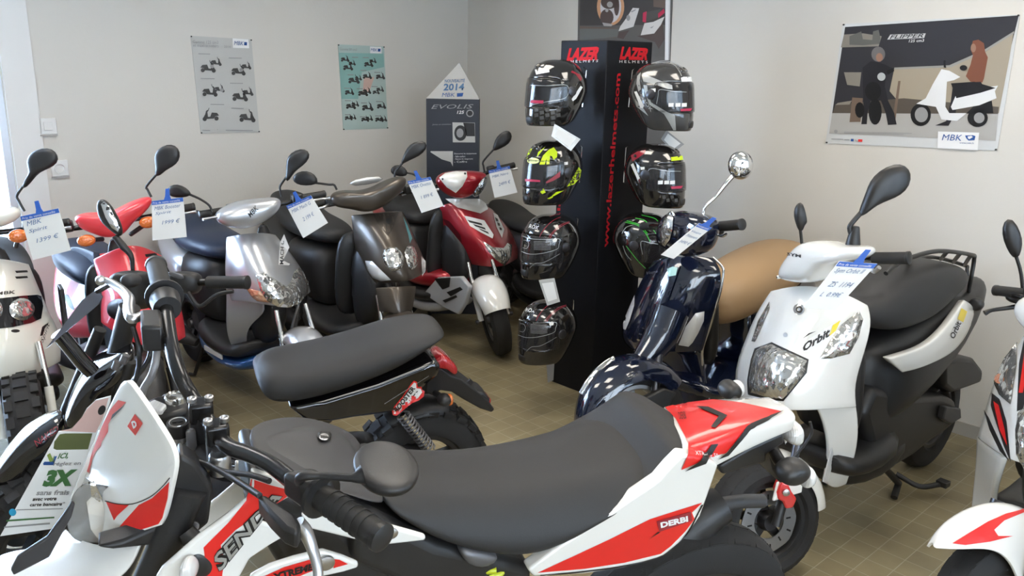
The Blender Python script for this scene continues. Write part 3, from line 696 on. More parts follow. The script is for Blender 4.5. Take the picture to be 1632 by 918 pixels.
# 3 ROX red lines (upper) and 4 (lower)
for lab, p, dy, hy in (('black helmet with thin red curved lines, above its twin', (877, 388), 0, 4.03), ('black helmet with thin red curved lines, lowest of the left column', (872, 523), 133, 4.0)):
    t, trs, sh, vz = helmet('motorcycle_helmet', lab, p, hy, 214, M_hblack, s=1.04)
    K = lambda x, y, dy=dy: (kD(x, y)[0] - dy * .04, kD(x, y)[1] + dy)
    for pts in ([(425, 130), (500, 105), (560, 100)], [(290, 405), (320, 340), (390, 250), (480, 175), (570, 135)], [(405, 410), (450, 350), (540, 260), (620, 215), (690, 195)], [(430, 415), (480, 340), (560, 270), (640, 225), (690, 208)]):
        strip(K, 'red_line', pts, .9, trs, M_dred, t)
    strip(K, 'silver_line', [(690, 215), (730, 265), (770, 340)], 1.0, trs, M_sil, t)
    text('lettering', 'ROX', K(165, 228), K(290, 255), K(276, 306), K(152, 282), trs, M_wprint, t, shear=.2, bold=.02, off=.004)
    strip(K, 'visor_edge', [(60, 385), (200, 425), (400, 430), (555, 425), (548, 500), (520, 560), (330, 615), (160, 625), (50, 590)], .8, trs, M_sil, t)
    for j in range(7): strip(K, 'visor_small_print', [(215, 455 + j * 18), (330, 460 + j * 18), (440, 455 + j * 18)], .5, trs, M_gprint, t)
    D2(K, 'white_label', [(460, 440), (500, 410), (525, 430), (515, 460), (475, 470)], trs, M_paper, t, off=.002)
    strip(K, 'chin_line', [(160, 810), (230, 750), (330, 740), (440, 690), (560, 620)], .5, trs, M_sil, t)
    strip(K, 'round_mark', [(80, 440), (130, 450), (150, 500), (120, 550), (70, 540)], .6, trs, M_gprint, t)
# right column
t, trs, sh, vz = helmet('motorcycle_helmet', 'graphite helmet with broad silver grey stripes, top of the right column', (1055, 151), 4.02, -33, M_hgrey, s=1.04)
D2(kC, 'silver_panel', [(175, 230), (230, 225), (410, 300), (545, 350), (550, 400), (490, 395), (300, 330), (195, 305)], trs, M_sil, t)
D2(kC, 'silver_panel', [(195, 350), (240, 350), (255, 470), (290, 560), (470, 670), (580, 720), (592, 900), (560, 900), (500, 790), (445, 700), (270, 590), (225, 480)], trs, M_sil, t)
D2(kC, 'silver_panel', [(120, 240), (165, 190), (150, 290), (165, 400), (135, 430), (110, 330)], trs, M_sil, t)
D2(kC, 'silver_panel', [(90, 520), (200, 640), (255, 725), (110, 610)], trs, M_sil, t)
strip(kC, 'silver_stripe', [(290, 90), (420, 75), (560, 100), (630, 180), (660, 240)], 1.4, trs, M_sil, t)
strip(kC, 'silver_stripe', [(300, 80), (440, 55), (600, 90), (690, 200)], 1.0, trs, M_sil, t)
text('lettering', 'SMOK', kC(165, 450), kC(315, 650), kC(290, 680), kC(150, 490), trs, M_gprint, t, bold=.02, off=.002)
D2(kC, 'white_label', [(85, 430), (115, 425), (205, 600), (190, 632), (160, 625)], trs, M_paper, t, off=.002)
D2(kC, 'white_label', [(650, 262), (680, 250), (780, 250), (782, 306), (660, 308)], trs, M_paper, t, off=.002)
D2(kC, 'white_label', [(285, 395), (345, 390), (345, 430), (300, 445)], trs, M_paper, t, off=.002)
D2(kC, 'chin_strip', [(645, 640), (785, 632), (770, 662), (650, 668)], trs, M_pink, t, off=.002)
for x in (500, 585, 660): D2(kC, 'visor_label', [(x, 570), (x + 62, 566), (x + 60, 612), (x, 614)], trs, M_paper, t, off=.002)
strip(kC, 'visor_edge', [(355, 580), (375, 480), (395, 405), (560, 425), (720, 435)], .8, trs, M_sil, t)
t, trs, sh, vz = helmet('motorcycle_helmet', 'black helmet with dark red pattern at the back, below the silver striped one', (1045, 276), 4.02, -33, M_hblack, s=1.0)
D2(kA, 'white_label', [(568, 620), (580, 612), (612, 685), (602, 697)], trs, M_paper, t, off=.002)
D2(kA, 'white_label', [(762, 584), (820, 576), (822, 596), (765, 602)], trs, M_neon, t, off=.002)
D2(kA, 'white_label', [(615, 632), (635, 630), (635, 643), (617, 645)], trs, M_paper, t, off=.002)
D2(kA, 'red_pattern', [(568, 575), (600, 555), (640, 548), (635, 565), (598, 590), (575, 605)], trs, M_dred, t)
D2(kA, 'chin_strip', [(762, 726), (820, 722), (812, 735), (765, 738)], trs, M_pink, t, off=.002)
for x in (700, 730, 758): D2(kA, 'visor_label', [(x, 698), (x + 24, 696), (x + 23, 714), (x, 715)], trs, M_paper, t, off=.002)
strip(kA, 'visor_edge', [(640, 700), (660, 640), (740, 650), (810, 652)], .7, trs, M_sil, t)
for i in range(4): D2(kA, 'chequer', [(720 + i * 20, 770 + (i % 2) * 16), (735 + i * 20, 768 + (i % 2) * 16), (737 + i * 20, 784 + (i % 2) * 16), (722 + i * 20, 786 + (i % 2) * 16)], trs, M_check, t)
t, trs, sh, vz = helmet('motorcycle_helmet', 'black helmet with bright green curved lines behind the dark blue scooter', (1028, 386), 4.02, -33, M_hblack, s=1.04)
kE = crop(820, 320, 3.0615)
for pts in ([(540, 105), (600, 120), (640, 160), (662, 200)], [(548, 98), (610, 118), (650, 160)], [(590, 85), (640, 100), (690, 160), (705, 200)], [(620, 70), (680, 85), (700, 100)]): strip(kE, 'green_line', pts, 1.1, trs, M_greenp, t)
strip(kE, 'silver_line', [(525, 160), (545, 130), (580, 118)], .9, trs, M_sil, t); strip(kE, 'silver_line', [(530, 220), (545, 260), (570, 290)], .9, trs, M_sil, t)
strip(kE, 'green_line', [(545, 220), (600, 290), (640, 330)], .7, trs, M_greenp, t)
strip(kE, 'visor_edge', [(625, 262), (617, 200), (660, 205), (720, 215)], .8, trs, M_sil, t)
for top, bot, fo, n, lab in (((937, 112), (931, 170), FL, nL, 'wire loop beside the chequered helmet'), ((930, 234), (926, 290), FL, nL, 'wire loop beside the neon yellow helmet'), ((924, 349), (918, 400), FL, nL, 'wire loop beside the upper red lined helmet'), ((917, 478), (914, 526), FL, nL, 'wire loop beside the lowest helmet'),
                             ((1005, 112), (999, 170), FRt, nRt, 'wire loop beside the silver striped helmet'), ((995, 235), (991, 290), FRt, nRt, 'wire loop beside the red patterned helmet'), ((987, 350), (982, 402), FRt, nRt, 'wire loop beside the green lined helmet')):
    bracket(lab, top, bot, V(fo), V(n), .03)
# visor packets hanging on the helmets, price card at the foot
def card(name, lab, cat, px4, y, m, th=.003, lettering=()):
    P = [aty(p, y) if not callable(y) else y(p) for p in px4]; n = (P[1] - P[0]).cross(P[3] - P[0]).normalized()
    if n.dot(CO - P[0]) < 0: n = -n
    t = thing(name, lab, cat, sum(P, V()) / len(P)); prism('sheet', P, -n * th, m, t, bev=0, smooth=False)
    return t, P[0], n
M_bag = mat('clear_plastic_bag', (.62, .63, .62), .12, 0, 1.0, alpha=.8)
for px4, y, lab in (([kA(195, 420), kA(322, 495), kA(275, 553), kA(180, 480)], 3.87, 'clear plastic packet of papers on the neon yellow helmet'), ([kE(118, 388), kE(195, 378), kE(222, 492), kE(160, 512)], 3.87, 'clear plastic packet on the lowest helmet'),
                    ([kA(742, 452), kA(828, 520), kA(775, 560), kA(715, 495)], 4.12, 'dark packet behind the red patterned helmet')):
    t, o, n = card('plastic_packet', lab, 'packet', px4, y, M_bag if y < 4 else M_gprint, .006)
    c = [(sum(q[0] for q in px4) / 4, sum(q[1] for q in px4) / 4)][0]
    flat('printed_card', [[(c[0] + (q[0] - c[0]) * .72, c[1] + (q[1] - c[1]) * .72) for q in px4]], M_paper, t, o, n, .001)
t, o, n = card('price_card', 'small grey card holder at the foot of the helmet display', 'card', [(870, 572), (884, 571), (882, 606), (873, 610)], 4.27, M_gprint, .004)
# ------------------------------------------------------------------ vehicle building blocks
def frame_at(p, z, hd, ub=-.30, lean=0):
    P = atz(p, z); a = math.radians(hd); return Fr.make(P.x - ub * math.cos(a), P.y - ub * math.sin(a), hd, lean)
class FrK(Fr):
    """a frame whose length behind the footboard is k times the usual"""
    def __init__(s, fr, k): Fr.__init__(s, fr.o, fr.f, fr.l, fr.u); s.k = k
    def w(s, u, v, z): u = u if u > -.6 else -.6 + (u + .6) * s.k; return s.o + s.f * u + s.l * v + s.u * z
def wheel(fr, u, z, R, w_, parent, rimr=None, spokes=5, rimm=None, disc=0, knobs=0, name='wheel', dv=0.0, discR=None, grooves=False):
    """tyre, rim and brake disc; the axle runs along v"""
    rimm = rimm or M_alu; rr = rimr or R * .60; z += .03 * R if knobs else 0; o = fr.w(u, dv, z); ax = fr.l
    n = 48
    prof = [(-w_ * .78, rr * 1.0), (-w_, rr * 1.06), (-w_ * 1.05, (rr + R) / 2), (-w_ * .80, R * .955), (-w_ * .42, R * .992), (0, R), (w_ * .42, R * .992), (w_ * .80, R * .955), (w_ * 1.05, (rr + R) / 2), (w_, rr * 1.06), (w_ * .78, rr)]
    a = fr.f; b = fr.u; vs, fs = [], []
    for i, (t, r) in enumerate(prof):
        for j in range(n): th = 2 * PI * j / n; vs.append(o + ax * t + (a * math.cos(th) + b * math.sin(th)) * r)
    for i in range(len(prof) - 1):
        for j in range(n): fs.append((i * n + j, (i + 1) * n + j, (i + 1) * n + (j + 1) % n, i * n + (j + 1) % n))
    def blk(th, t0, t1, dth, r0, r1, skew=0, r2=None):
        k = len(vs)
        for rr_ in (0, 1):
            for (q, tt) in ((-dth, t0), (dth, t0), (dth, t1), (-dth, t1)):
                r = r0 if not rr_ else (r1 if tt == t0 or r2 is None else r2)
                thh = th + q + (skew if tt == t1 else 0); vs.append(o + ax * tt + (a * math.cos(thh) + b * math.sin(thh)) * r)
        for f in ((0, 1, 5, 4), (1, 2, 6, 5), (2, 3, 7, 6), (3, 0, 4, 7), (4, 5, 6, 7)): fs.append(tuple(k + x for x in f))
    if knobs:
        for j in range(knobs):
            th = 2 * PI * j / knobs; d = PI / knobs * .62
            blk(th, -w_ * .95, -w_ * .52, d, R * .93, R * 1.012); blk(th, w_ * .52, w_ * .95, d, R * .93, R * 1.012)
            blk(th + PI / knobs, -w_ * .36, w_ * .36, d, R * .97, R * 1.03)
    if grooves:
        for j in range(grooves):
            th = 2 * PI * j / grooves; d = PI / grooves * .72
            blk(th, -w_ * .78, -w_ * .06, d, R * .94, R * .966, .10, R * 1.005); blk(th, w_ * .78, w_ * .06, d, R * .94, R * .966, .10, R * 1.005)
    ty = link('tyre', mesh('tyre', vs, fs), M_rubber, parent, sharp=35)
    rim = lathe('rim', [(-w_ * .8, rr * 1.02), (-w_ * .8, rr * .90), (-w_ * .55, rr * .84), (w_ * .55, rr * .84), (w_ * .8, rr * .90), (w_ * .8, rr * 1.02)], o, ax, rimm, parent, n=40, cap=False)
    rim.data.materials[0] = rimm
    vs2, fs2 = [], []
    for j in range(spokes):
        th = 2 * PI * j / spokes + .3; d = a * math.cos(th) + b * math.sin(th); e = -a * math.sin(th) + b * math.cos(th); k = len(vs2)
        for (r, hw, ht) in ((.02, .016, .018), (rr * .9, .010, .010)):
            for sx, sy in ((-1, -1), (1, -1), (1, 1), (-1, 1)): vs2.append(o + d * r + e * (hw * sx) + ax * (ht * sy))
        for f in ((0, 1, 5, 4), (1, 2, 6, 5), (2, 3, 7, 6), (3, 0, 4, 7)): fs2.append(tuple(k + x for x in f))
    link('spokes', mesh('spokes', vs2, fs2), rimm, rim, sharp=30)
    lathe('hub', [(-.05, .012), (-.05, .026), (-.03, .034), (.03, .034), (.05, .026), (.05, .012)], o, ax, M_steel, rim, n=20)
    if disc:
        dr = discR or rr * .78; k = 40; vs3, fs3 = [], []; oo = o + ax * (disc * (w_ * .62))
        for j in range(k):
            th = 2 * PI * j / k; wv = 1 + .015 * math.cos(th * 8); d = a * math.cos(th) + b * math.sin(th)
            for r, t in ((dr * .55, -.002), (dr * wv, -.002), (dr * wv, .002), (dr * .55, .002)): vs3.append(oo + d * r + ax * t)
        for j in range(k):
            for q in range(4): fs3.append((j * 4 + q, j * 4 + (q + 1) % 4, ((j + 1) % k) * 4 + (q + 1) % 4, ((j + 1) % k) * 4 + q))
        dd = link('brake_disc', mesh('brake_disc', vs3, fs3), M_alu, parent, sharp=30)
        hv, hf = [], []
        for j in range(12):
            th = 2 * PI * j / 12; d = a * math.cos(th) + b * math.sin(th); e = -a * math.sin(th) + b * math.cos(th); q = len(hv); cc = oo + d * dr * (.72 + .1 * (j % 2))
            for sx, sy in ((-1, -1), (1, -1), (1, 1), (-1, 1)): hv.append(cc + d * (.009 * sx) + e * (.003 * sy) + ax * (.0026 * disc))
            hf.append((q, q + 1, q + 2, q + 3))
        link('drilled_slots', mesh('slots', hv, hf), M_dark, dd, smooth=False)
    return ty, rim
def fender(name, fr, u, z, R, w_, a0, a1, m, parent, drop=.035, n=9, thick=.004, taper=.55):
    """mudguard hugging a wheel between two angles (deg, 0 = forward, 90 = up)"""
    rows = []; o = lambda th, r, v: fr.w(u + math.cos(th) * r, v, z + math.sin(th) * r)
    for i in range(n):
        t = i / (n - 1); th = math.radians(a0 + (a1 - a0) * t); ww = w_ * (taper + (1 - taper) * math.sin(PI * (.12 + .76 * t)) ** .7)
        rows.append([o(th, R - drop, -ww), o(th, R - drop * .25, -ww * .85), o(th, R + .006, -ww * .45), o(th, R + .012, 0), o(th, R + .006, ww * .45), o(th, R - drop * .25, ww * .85), o(th, R - drop, ww)])
    return grid(name, rows, m, parent, thick, 1, toward=fr.w(u, 0, z + 5), off=-1)
def mirror(parent, y, outline, stem, n=(0, -1, .1), m=None, glass=False, thick=.022, stemr=.0055):
    P = [aty(p, y) for p in outline]
    c = sum(P, V()) / len(P)
    h = pillow('mirror', P, n, thick, thick * .6, m or M_plastic, parent)
    S = [aty(p, y) for p in stem]
    S[0] = S[0].lerp(c, .15); tube('mirror_stem', S, stemr, M_plastic if m is None else m, h, n=8)
    return h
def tag(lab, px4, y, lines, ycb=None):
    """plastic sleeved price card hanging by a blue tie"""
    P = [aty(p, y if not ycb else ycb[i]) for i, p in enumerate(px4)]
    n = (P[1] - P[0]).cross(P[3] - P[0]).normalized();  n = n if n.dot(CO - P[0]) > 0 else -n
    t = thing('price_tag', lab, 'price tag', sum(P, V()) / 4, None)
    prism('sleeve', P, -n * .0025, M_paper, t, bev=0, smooth=False)
    q = lambda s, v: P[0].lerp(P[1], s).lerp(P[3].lerp(P[2], s), v) + n * .0012
    prism('border', [q(0, 0), q(1, 0), q(1, .10), q(0, .10)], n * .0008, M_bluep, t, bev=0, smooth=False)
    wtext('printed_line', 'Prix de vente conseillé', q(.04, .03) + n * .001, q(.9, .03) + n * .001, q(.9, .08) + n * .001, q(.04, .08) + n * .001, M_wprint, t)
    wd = (P[1] - P[0]).normalized(); up_ = (P[0] - P[3]).normalized(); c = q(.5, 0)
    prism('tie', [c - wd * .016 - up_ * .003, c + wd * .016 - up_ * .003, c + wd * .010 + up_ * .014, c + wd * .008 + up_ * .045, c - wd * .008 + up_ * .045, c - wd * .010 + up_ * .014], -n * .004, M_bluep, t, bev=.001)
    for s, x0, y0, x1, h in lines:
        wtext('handwriting', s, q(x0, y0), q(x1, y0 - .01), q(x1, y0 + h - .01), q(x0, y0 + h), M_ink, t, shear=.25)
    return t
def handlebar(hf, t, ub, zb, hw=.34, grip=.12, levers=True, lm=None, guard=None):
    tube('handlebar', [hf.w(ub, -hw + .02, zb), hf.w(ub + .01, -.12, zb - .01), hf.w(ub + .01, .12, zb - .01), hf.w(ub, hw - .02, zb)], .011, M_bar, t)
    for s in (-1, 1):
        g = tube('grip', [hf.w(ub, s * (hw - grip), zb), hf.w(ub, s * (hw - .01), zb)], .0165, M_grip, t, n=16, smooth=0)
        lathe('grip_end', [(0, .010), (.002, .0175), (.010, .0175), (.014, .012)], hf.w(ub, s * (hw - .012), zb), hf.l * s, M_plastic, g, n=16)
        boxw('switch_block', hf.w(ub + .012, s * (hw - grip - .028), zb + .004), hf.f * .028, hf.l * .024, hf.u * .022, M_plastic, t, bev=.008)
        if levers:
            tube('brake_lever', [hf.w(ub + .03, s * (hw - grip - .02), zb - .004), hf.w(ub + .065, s * (hw - grip + .02), zb - .008), hf.w(ub + .055, s * (hw - .03), zb - .012), hf.w(ub + .062, s * (hw + .0), zb - .012)], [.008, .007, .005, .007], lm or M_alu, t, n=8)
def rear_half(fr, t, side, low, seatm, seatz=0.0, sw=.15, tailz=0, wheelR=.23, ds=0.0, seatx=0.0, exhaust=True, k=1.0):
    """floorboard, body, saddle, engine, rear wheel, exhaust and stand of a scooter"""
    fr = FrK(fr, k)
    sloft('floorboard', fr, [(-.34, .33, .15, .04), (-.40, .29, .19, .05), (-.60, .27, .19, .05), (-.82, .30, .18, .07), (-.88, .34, .15, .05)], M_plastic, t)
    sloft('floor_skirt', fr, [(-.30, .26, .13, .03), (-.42, .21, .165, .045), (-.62, .20, .17, .05), (-.85, .22, .16, .05), (-.98, .28, .12, .03)], low, t)
    sloft('leg_shield_back', fr, [(-.40, .32, .16, .03, 3), (-.405, .45, .19, .03, 3), (-.40, .62, .19, .05, 3), (-.37, .78, .16, .05, 3), (-.35, .90, .10, .04, 3)] and [(-.40, .60, .14, .22, 4, 8), (-.43, .60, .155, .25, 4, 8), (-.48, .60, .14, .23, 4, 8)], M_plastic, t)
    sloft('rear_body', fr, [(-.95, .54, .14, .12, 3), (-1.0, .555, .175, .14, 2.8), (-1.15, .60, .185, .12, 2.6), (-1.38, .665 + tailz * .5, .15, .09, 2.4), (-1.58, .72 + tailz, .09, .05, 2.2), (-1.66, .74 + tailz, .05, .03, 2)], side, t)
    sloft('under_seat_panel', fr, [(-.70, .50, .085, .15, 3), (-.74, .52, .13, .18, 3), (-.85, .53, .175, .185, 3), (-1.0, .56, .175, .15, 3), (-1.1, .60, .15, .1, 3)], M_plastic, t)
    sloft('saddle', fr, [(-.66 + seatx, .70 + seatz, .07, .035, 2.2), (-.74 + seatx, .715 + seatz, sw * .85, .05, 2.4), (-.92, .72 + seatz, sw, .062, 2.6), (-1.08, .725 + seatz, sw * 1.02, .062, 2.6), (-1.18, .755 + seatz, sw * .98, .075, 2.6), (-1.36, .79 + seatz + ds, sw * .8, .06, 2.4), (-1.46, .80 + seatz + ds, sw * .4, .035, 2.2)], seatm, t, sub=2)
    sloft('engine_case', fr, [(-.95, .27, .07, .07), (-1.05, .27, .10, .10), (-1.25, .25, .10, .09), (-1.34, .25, .06, .06)], M_steel, t, v=.05)
    wheel(fr, -1.27, wheelR, wheelR, .052, t, rimm=M_steel)
    if exhaust: tube('exhaust_silencer', [fr.w(-.98, -.12, .20), fr.w(-1.1, -.17, .24), fr.w(-1.45, -.18, .32), fr.w(-1.52, -.18, .335)], [.022, .05, .052, .03], M_plastic2, t, n=16)
    st = tube('centre_stand', [fr.w(-.93, -.10, .20), fr.w(-1.0, -.14, .016), fr.w(-1.05, -.15, .010)], .010, M_plastic, t, n=8, smooth=0)
    tube('stand_leg', [fr.w(-.93, .10, .20), fr.w(-1.0, .14, .016), fr.w(-1.05, .15, .010)], .010, M_plastic, st, n=8, smooth=0)
    tube('crossbar', [fr.w(-.955, -.115, .13), fr.w(-.955, .115, .13)], .009, M_plastic, st, n=8, smooth=0)
    decal_l = pillow('tail_lamp', [fr.w(-1.62, -.06, .70 + tailz), fr.w(-1.62, .06, .70 + tailz), fr.w(-1.64, .07, .735 + tailz), fr.w(-1.64, -.07, .735 + tailz)], -fr.f, .03, .01, M_rlens, t)
    sloft('number_plate_hanger', fr, [(-1.50, .62, .06, .05), (-1.62, .50, .07, .02), (-1.68, .42, .07, .012)], M_plastic, t)
def front_wheel(hf, t, R=.225, w_=.05, fm=None, forkm=None, rimm=None, disc=-1, a0=20, a1=160, fw=.072, knobs=0, grooves=22, spokes=5, fdrop=.05):
    wheel(hf, 0, R, R, w_, t, disc=disc, rimm=rimm, knobs=knobs, grooves=0 if knobs else grooves, spokes=spokes)
    for s in (-1, 1):
        leg = tube('fork_leg', [hf.w(0, s * (w_ + .03), R), hf.w(-.06, s * (w_ + .03), R + .16)], .017, forkm or M_alu, t, n=12, smooth=0)
        tube('fork_tube', [hf.w(-.06, s * (w_ + .03), R + .15), hf.w(-.13, s * (w_ + .02), R + .33)], .012, M_chrome, leg, n=10, smooth=0)
        lathe('axle_nut', [(0, .014), (.014, .014), (.02, .008)], hf.w(0, s * (w_ + .045), R), hf.l * s, M_steel, leg, n=10)
    if fm: return fender('front_mudguard', hf, 0, R, R + .028, fw, a0, a1, fm, t, drop=fdrop)
def UG(fr, K, rows): return [[fr.U(K(x, y), u) for x, y, u in r] for r in rows]
def head_block(fr, t):
    sloft('steering_column', fr, [(-.30, .60, .05, .12, 2.4), (-.33, .72, .05, .15, 2.4), (-.36, .86, .04, .10, 2.4)], M_plastic, t)
    sloft('inner_fairing', fr, [(-.22, .52, .04, .06, 2.6), (-.27, .54, .06, .14, 2.8), (-.34, .55, .08, .24, 3), (-.42, .55, .10, .26, 3)], M_plastic, t)
def cowl(name, hf, K, pts, u, m, t, front=.07, back=.08, **k): return pillow(name, [hf.U(K(*p), u) for p in pts], hf.f, front, back, m, t, sub=2, prof=((1, 0), (.97, .4), (.82, .78), (.45, .97)), **k)
def root(name, lab, cat, fr, u=-.6): return thing(name, lab, cat, V((*fr.w(u, 0, 0)[:2], 0)))

# ------------------------------------------------------------------ silver scooter
kS = crop(220, 220, 2.869); kN = crop(640, 200, 2.295); kBr = crop(440, 200, 2.869); k1a = crop(0, 180, 3.06); k2a = crop(0, 400, 3.06)
kx = lambda x, y: (x, y)
f = frame_at((425, 325), 1.02, -46); h = f.steer(-.28, .9, 26, -12)
t = root('scooter', 'silver grey scooter with a wide two-lobed headlight and blue lower skirts', 'scooter', f)
rear_half(f, t, M_silver, M_blue, M_seatblue, .02, k=.88)
head_block(f, t)
ap = grid('front_apron', UG(f, kS, [
    [(402, 452, -.37), (450, 440, -.31), (520, 433, -.28), (580, 430, -.31), (628, 440, -.37)],
    [(398, 520, -.37), (455, 505, -.26), (545, 500, -.20), (630, 500, -.26), (705, 530, -.36)],
    [(395, 600, -.37), (460, 590, -.22), (570, 590, -.12), (670, 590, -.19), (750, 600, -.33)],
    [(400, 680, -.37), (480, 680, -.20), (600, 690, -.04), (710, 670, -.12), (780, 660, -.30)],
    [(425, 745, -.35), (510, 750, -.20), (640, 778, -.02), (740, 748, -.10), (790, 705, -.28)]]), M_silver, t, .03)
grid('leg_shield_wing', UG(f, kx, [[(359, 440, -.38), (380, 450, -.33), (405, 462, -.25)], [(361, 480, -.39), (393, 488, -.31), (430, 497, -.20)], [(359, 518, -.42), (377, 518, -.37), (396, 516, -.32)], [(365, 550, -.45), (378, 549, -.42), (390, 546, -.39)], [(390, 584, -.48), (397, 582, -.46), (404, 578, -.44)]]), M_silver, t, .012, 2)
grid('leg_shield_wing', [[f.w(-.22, .10, .52), f.w(-.36, .19, .55)], [f.w(-.30, .11, .42), f.w(-.40, .20, .42)], [f.w(-.38, .12, .28), f.w(-.44, .19, .28)]], M_silver, t, .012, 2)
T = bvh(ap)
hl = decal('headlight', [kS(*p) for p in ((540, 628), (575, 615), (640, 655), (678, 682), (698, 655), (712, 612), (735, 592), (757, 615), (780, 662), (775, 712), (740, 755), (690, 775), (640, 772), (590, 745), (560, 700))], T, M_lens, t, off=.002, bulge=.014, step=4)
for x, y, r in ((590, 650, 17), (722, 628, 13)): decal('lamp_bulb_ring', [kS(*p) for p in circ(x, y, r, 14)], bvh(hl), M_lensd, hl, off=.002)
decal('indicator_lens', [kS(*p) for p in ((492, 683), (560, 700), (602, 752), (545, 745), (520, 725))], T, mat('clear_amber_glass', (.72, .40, .25), .1, .4, 1, bump=('facet', 60, .6), bdist=.008), t, off=.002, bulge=.008, step=4)
decal('white_sticker', [kS(*p) for p in ((642, 580), (648, 480), (668, 440), (692, 500), (662, 560), (694, 575), (690, 582))], T, M_wprint, t, step=5)
text('model_lettering', 'MACH G', kS(646, 578), kS(652, 468), kS(668, 470), kS(664, 578), T, M_dark, t, bold=.015, off=.002)
cw = cowl('handlebar_cowl', h, kS, [(338, 352), (400, 312), (470, 284), (560, 276), (640, 268), (656, 290), (640, 330), (600, 362), (560, 388), (490, 415), (440, 412), (370, 398)], -.26, M_silver, t)
text('brand_lettering', 'MBK', kS(500, 345), kS(538, 306), kS(551, 325), kS(514, 364), bvh(cw), M_dark, t, bold=.015, off=.003)
handlebar(h, t, -.31, 1.02, .30)
yb = h.w(-.3, 0, 1.02).y
mirror(t, h.w(-.3, -.25, 1.02).y, [kS(*p) for p in ((130, 238), (145, 217), (180, 208), (220, 225), (250, 256), (230, 270), (175, 276), (138, 262))], [kS(*p) for p in ((240, 258), (285, 280), (325, 308), (340, 340))])
mirror(t, h.w(-.3, .22, 1.02).y, [kS(*p) for p in ((676, 105), (695, 66), (745, 45), (782, 56), (789, 90), (755, 128), (712, 155), (690, 200), (672, 200), (678, 150))], [kS(*p) for p in ((690, 165), (652, 215), (650, 240), (656, 270))])
front_wheel(h, t, fm=M_silver, forkm=M_steel, fw=.085)
boxw('side_lettering_panel', f.w(-.62, -.172, .24), f.f * .10, f.l * .003, f.u * .012, M_wprint, t, bev=0)
tag('price card hanging from the silver scooter, tilted clockwise', [kS(678, 310), kS(790, 262), kS(868, 388), kS(755, 458)], h.w(-.3, .27, 1.02).y - .12, [('MBK Mach G', .08, .16, .85, .10), ('2 199 €', .3, .48, .75, .12)])

# ------------------------------------------------------------------ bronze scooter
f = frame_at((592, 312), 1.02, -52); h = f.steer(-.28, .9, 26, -14)
t = root('scooter', 'bronze brown scooter with two oval headlights between the silver and the crimson ones', 'scooter', f)
rear_half(f, t, M_plastic, M_plastic, M_seat, .04, ds=.03)
head_block(f, t)
ap = grid('front_apron', UG(f, kBr, [
    [(342, 412, -.37), (400, 402, -.31), (470, 396, -.28), (540, 388, -.31), (580, 392, -.37)],
    [(350, 500, -.37), (420, 485, -.24), (500, 475, -.18), (570, 465, -.22), (622, 480, -.34)],
    [(362, 580, -.37), (440, 570, -.20), (530, 560, -.10), (605, 550, -.14), (660, 570, -.30)],
    [(385, 650, -.36), (455, 680, -.15), (560, 665, -.03), (635, 650, -.09), (688, 630, -.26)],
    [(405, 712, -.33), (500, 728, -.14), (590, 715, -.03), (645, 698, -.08), (684, 672, -.23)]]), M_bronze, t, .03)
grid('leg_shield_wing', UG(f, kBr, [[(366, 600, -.38), (400, 660, -.34), (460, 720, -.22)], [(376, 730, -.42), (410, 745, -.38), (445, 765, -.30)], [(372, 830, -.44), (405, 840, -.42), (435, 850, -.38)], [(360, 930, -.46), (390, 930, -.45), (420, 930, -.43)]]), M_bronze, t, .012, 2)
grid('leg_shield_wing', [[f.w(-.22, .10, .52), f.w(-.36, .18, .55)], [f.w(-.30, .11, .42), f.w(-.40, .19, .42)], [f.w(-.38, .12, .26), f.w(-.44, .18, .26)]], M_bronze, t, .012, 2)
T = bvh(ap)
for P in (((488, 590), (500, 565), (530, 556), (560, 566), (582, 600), (580, 640), (555, 665), (520, 660), (495, 630)), ((586, 580), (598, 553), (622, 548), (642, 570), (650, 610), (640, 645), (618, 660), (598, 635))):
    hl = decal('headlight', [kBr(*p) for p in P], T, M_lens, t, off=.003, bulge=.014, step=3, smooth=3)
decal('indicator_lens', [kBr(*p) for p in ((408, 618), (440, 620), (470, 650), (527, 706), (480, 712), (440, 695), (415, 655))], T, M_clear, t, off=.002, bulge=.010, step=4)
decal('indicator_lens', [kBr(*p) for p in ((662, 596), (684, 620), (684, 660), (668, 690), (664, 640))], T, M_clear, t, off=.002, bulge=.006, step=4)
decal('turquoise_stripe', [kBr(*p) for p in ((580, 415), (600, 455), (622, 515), (612, 540), (604, 500))], T, mat('turquoise_print', (.08, .42, .45), .3), t)
decal('round_badge', [kBr(*p) for p in circ(514, 437, 13, 14)], T, M_dark, t)
decal('centre_recess_shade', [kBr(*p) for p in ((440, 405), (560, 395), (535, 470), (512, 505), (480, 470))], T, mat('shaded_bronze', (.045, .037, .03), .4, .4), t, off=.0006)  # flat decal: the hollow's shade put in as a darker bronze
cw = cowl('handlebar_cowl', h, kBr, [(246, 312), (300, 298), (350, 302), (400, 300), (470, 278), (540, 238), (590, 228), (600, 258), (575, 300), (525, 345), (465, 384), (400, 400), (340, 380), (272, 376), (248, 350)], -.26, M_bronze, t, .06, .08)
pillow('instrument_glass', [h.w(-.36, -.09, 1.07), h.w(-.36, .09, 1.07), h.w(-.30, .10, 1.11), h.w(-.30, -.10, 1.11)], h.u - h.f, .015, .01, M_clear, t)
handlebar(h, t, -.31, 1.02, .35)
mirror(t, h.w(-.3, -.25, 1.02).y, [kBr(*p) for p in ((72, 238), (95, 211), (140, 204), (180, 222), (200, 262), (165, 276), (110, 276), (80, 260))], [kBr(*p) for p in ((190, 266), (240, 270), (265, 272), (278, 294))])
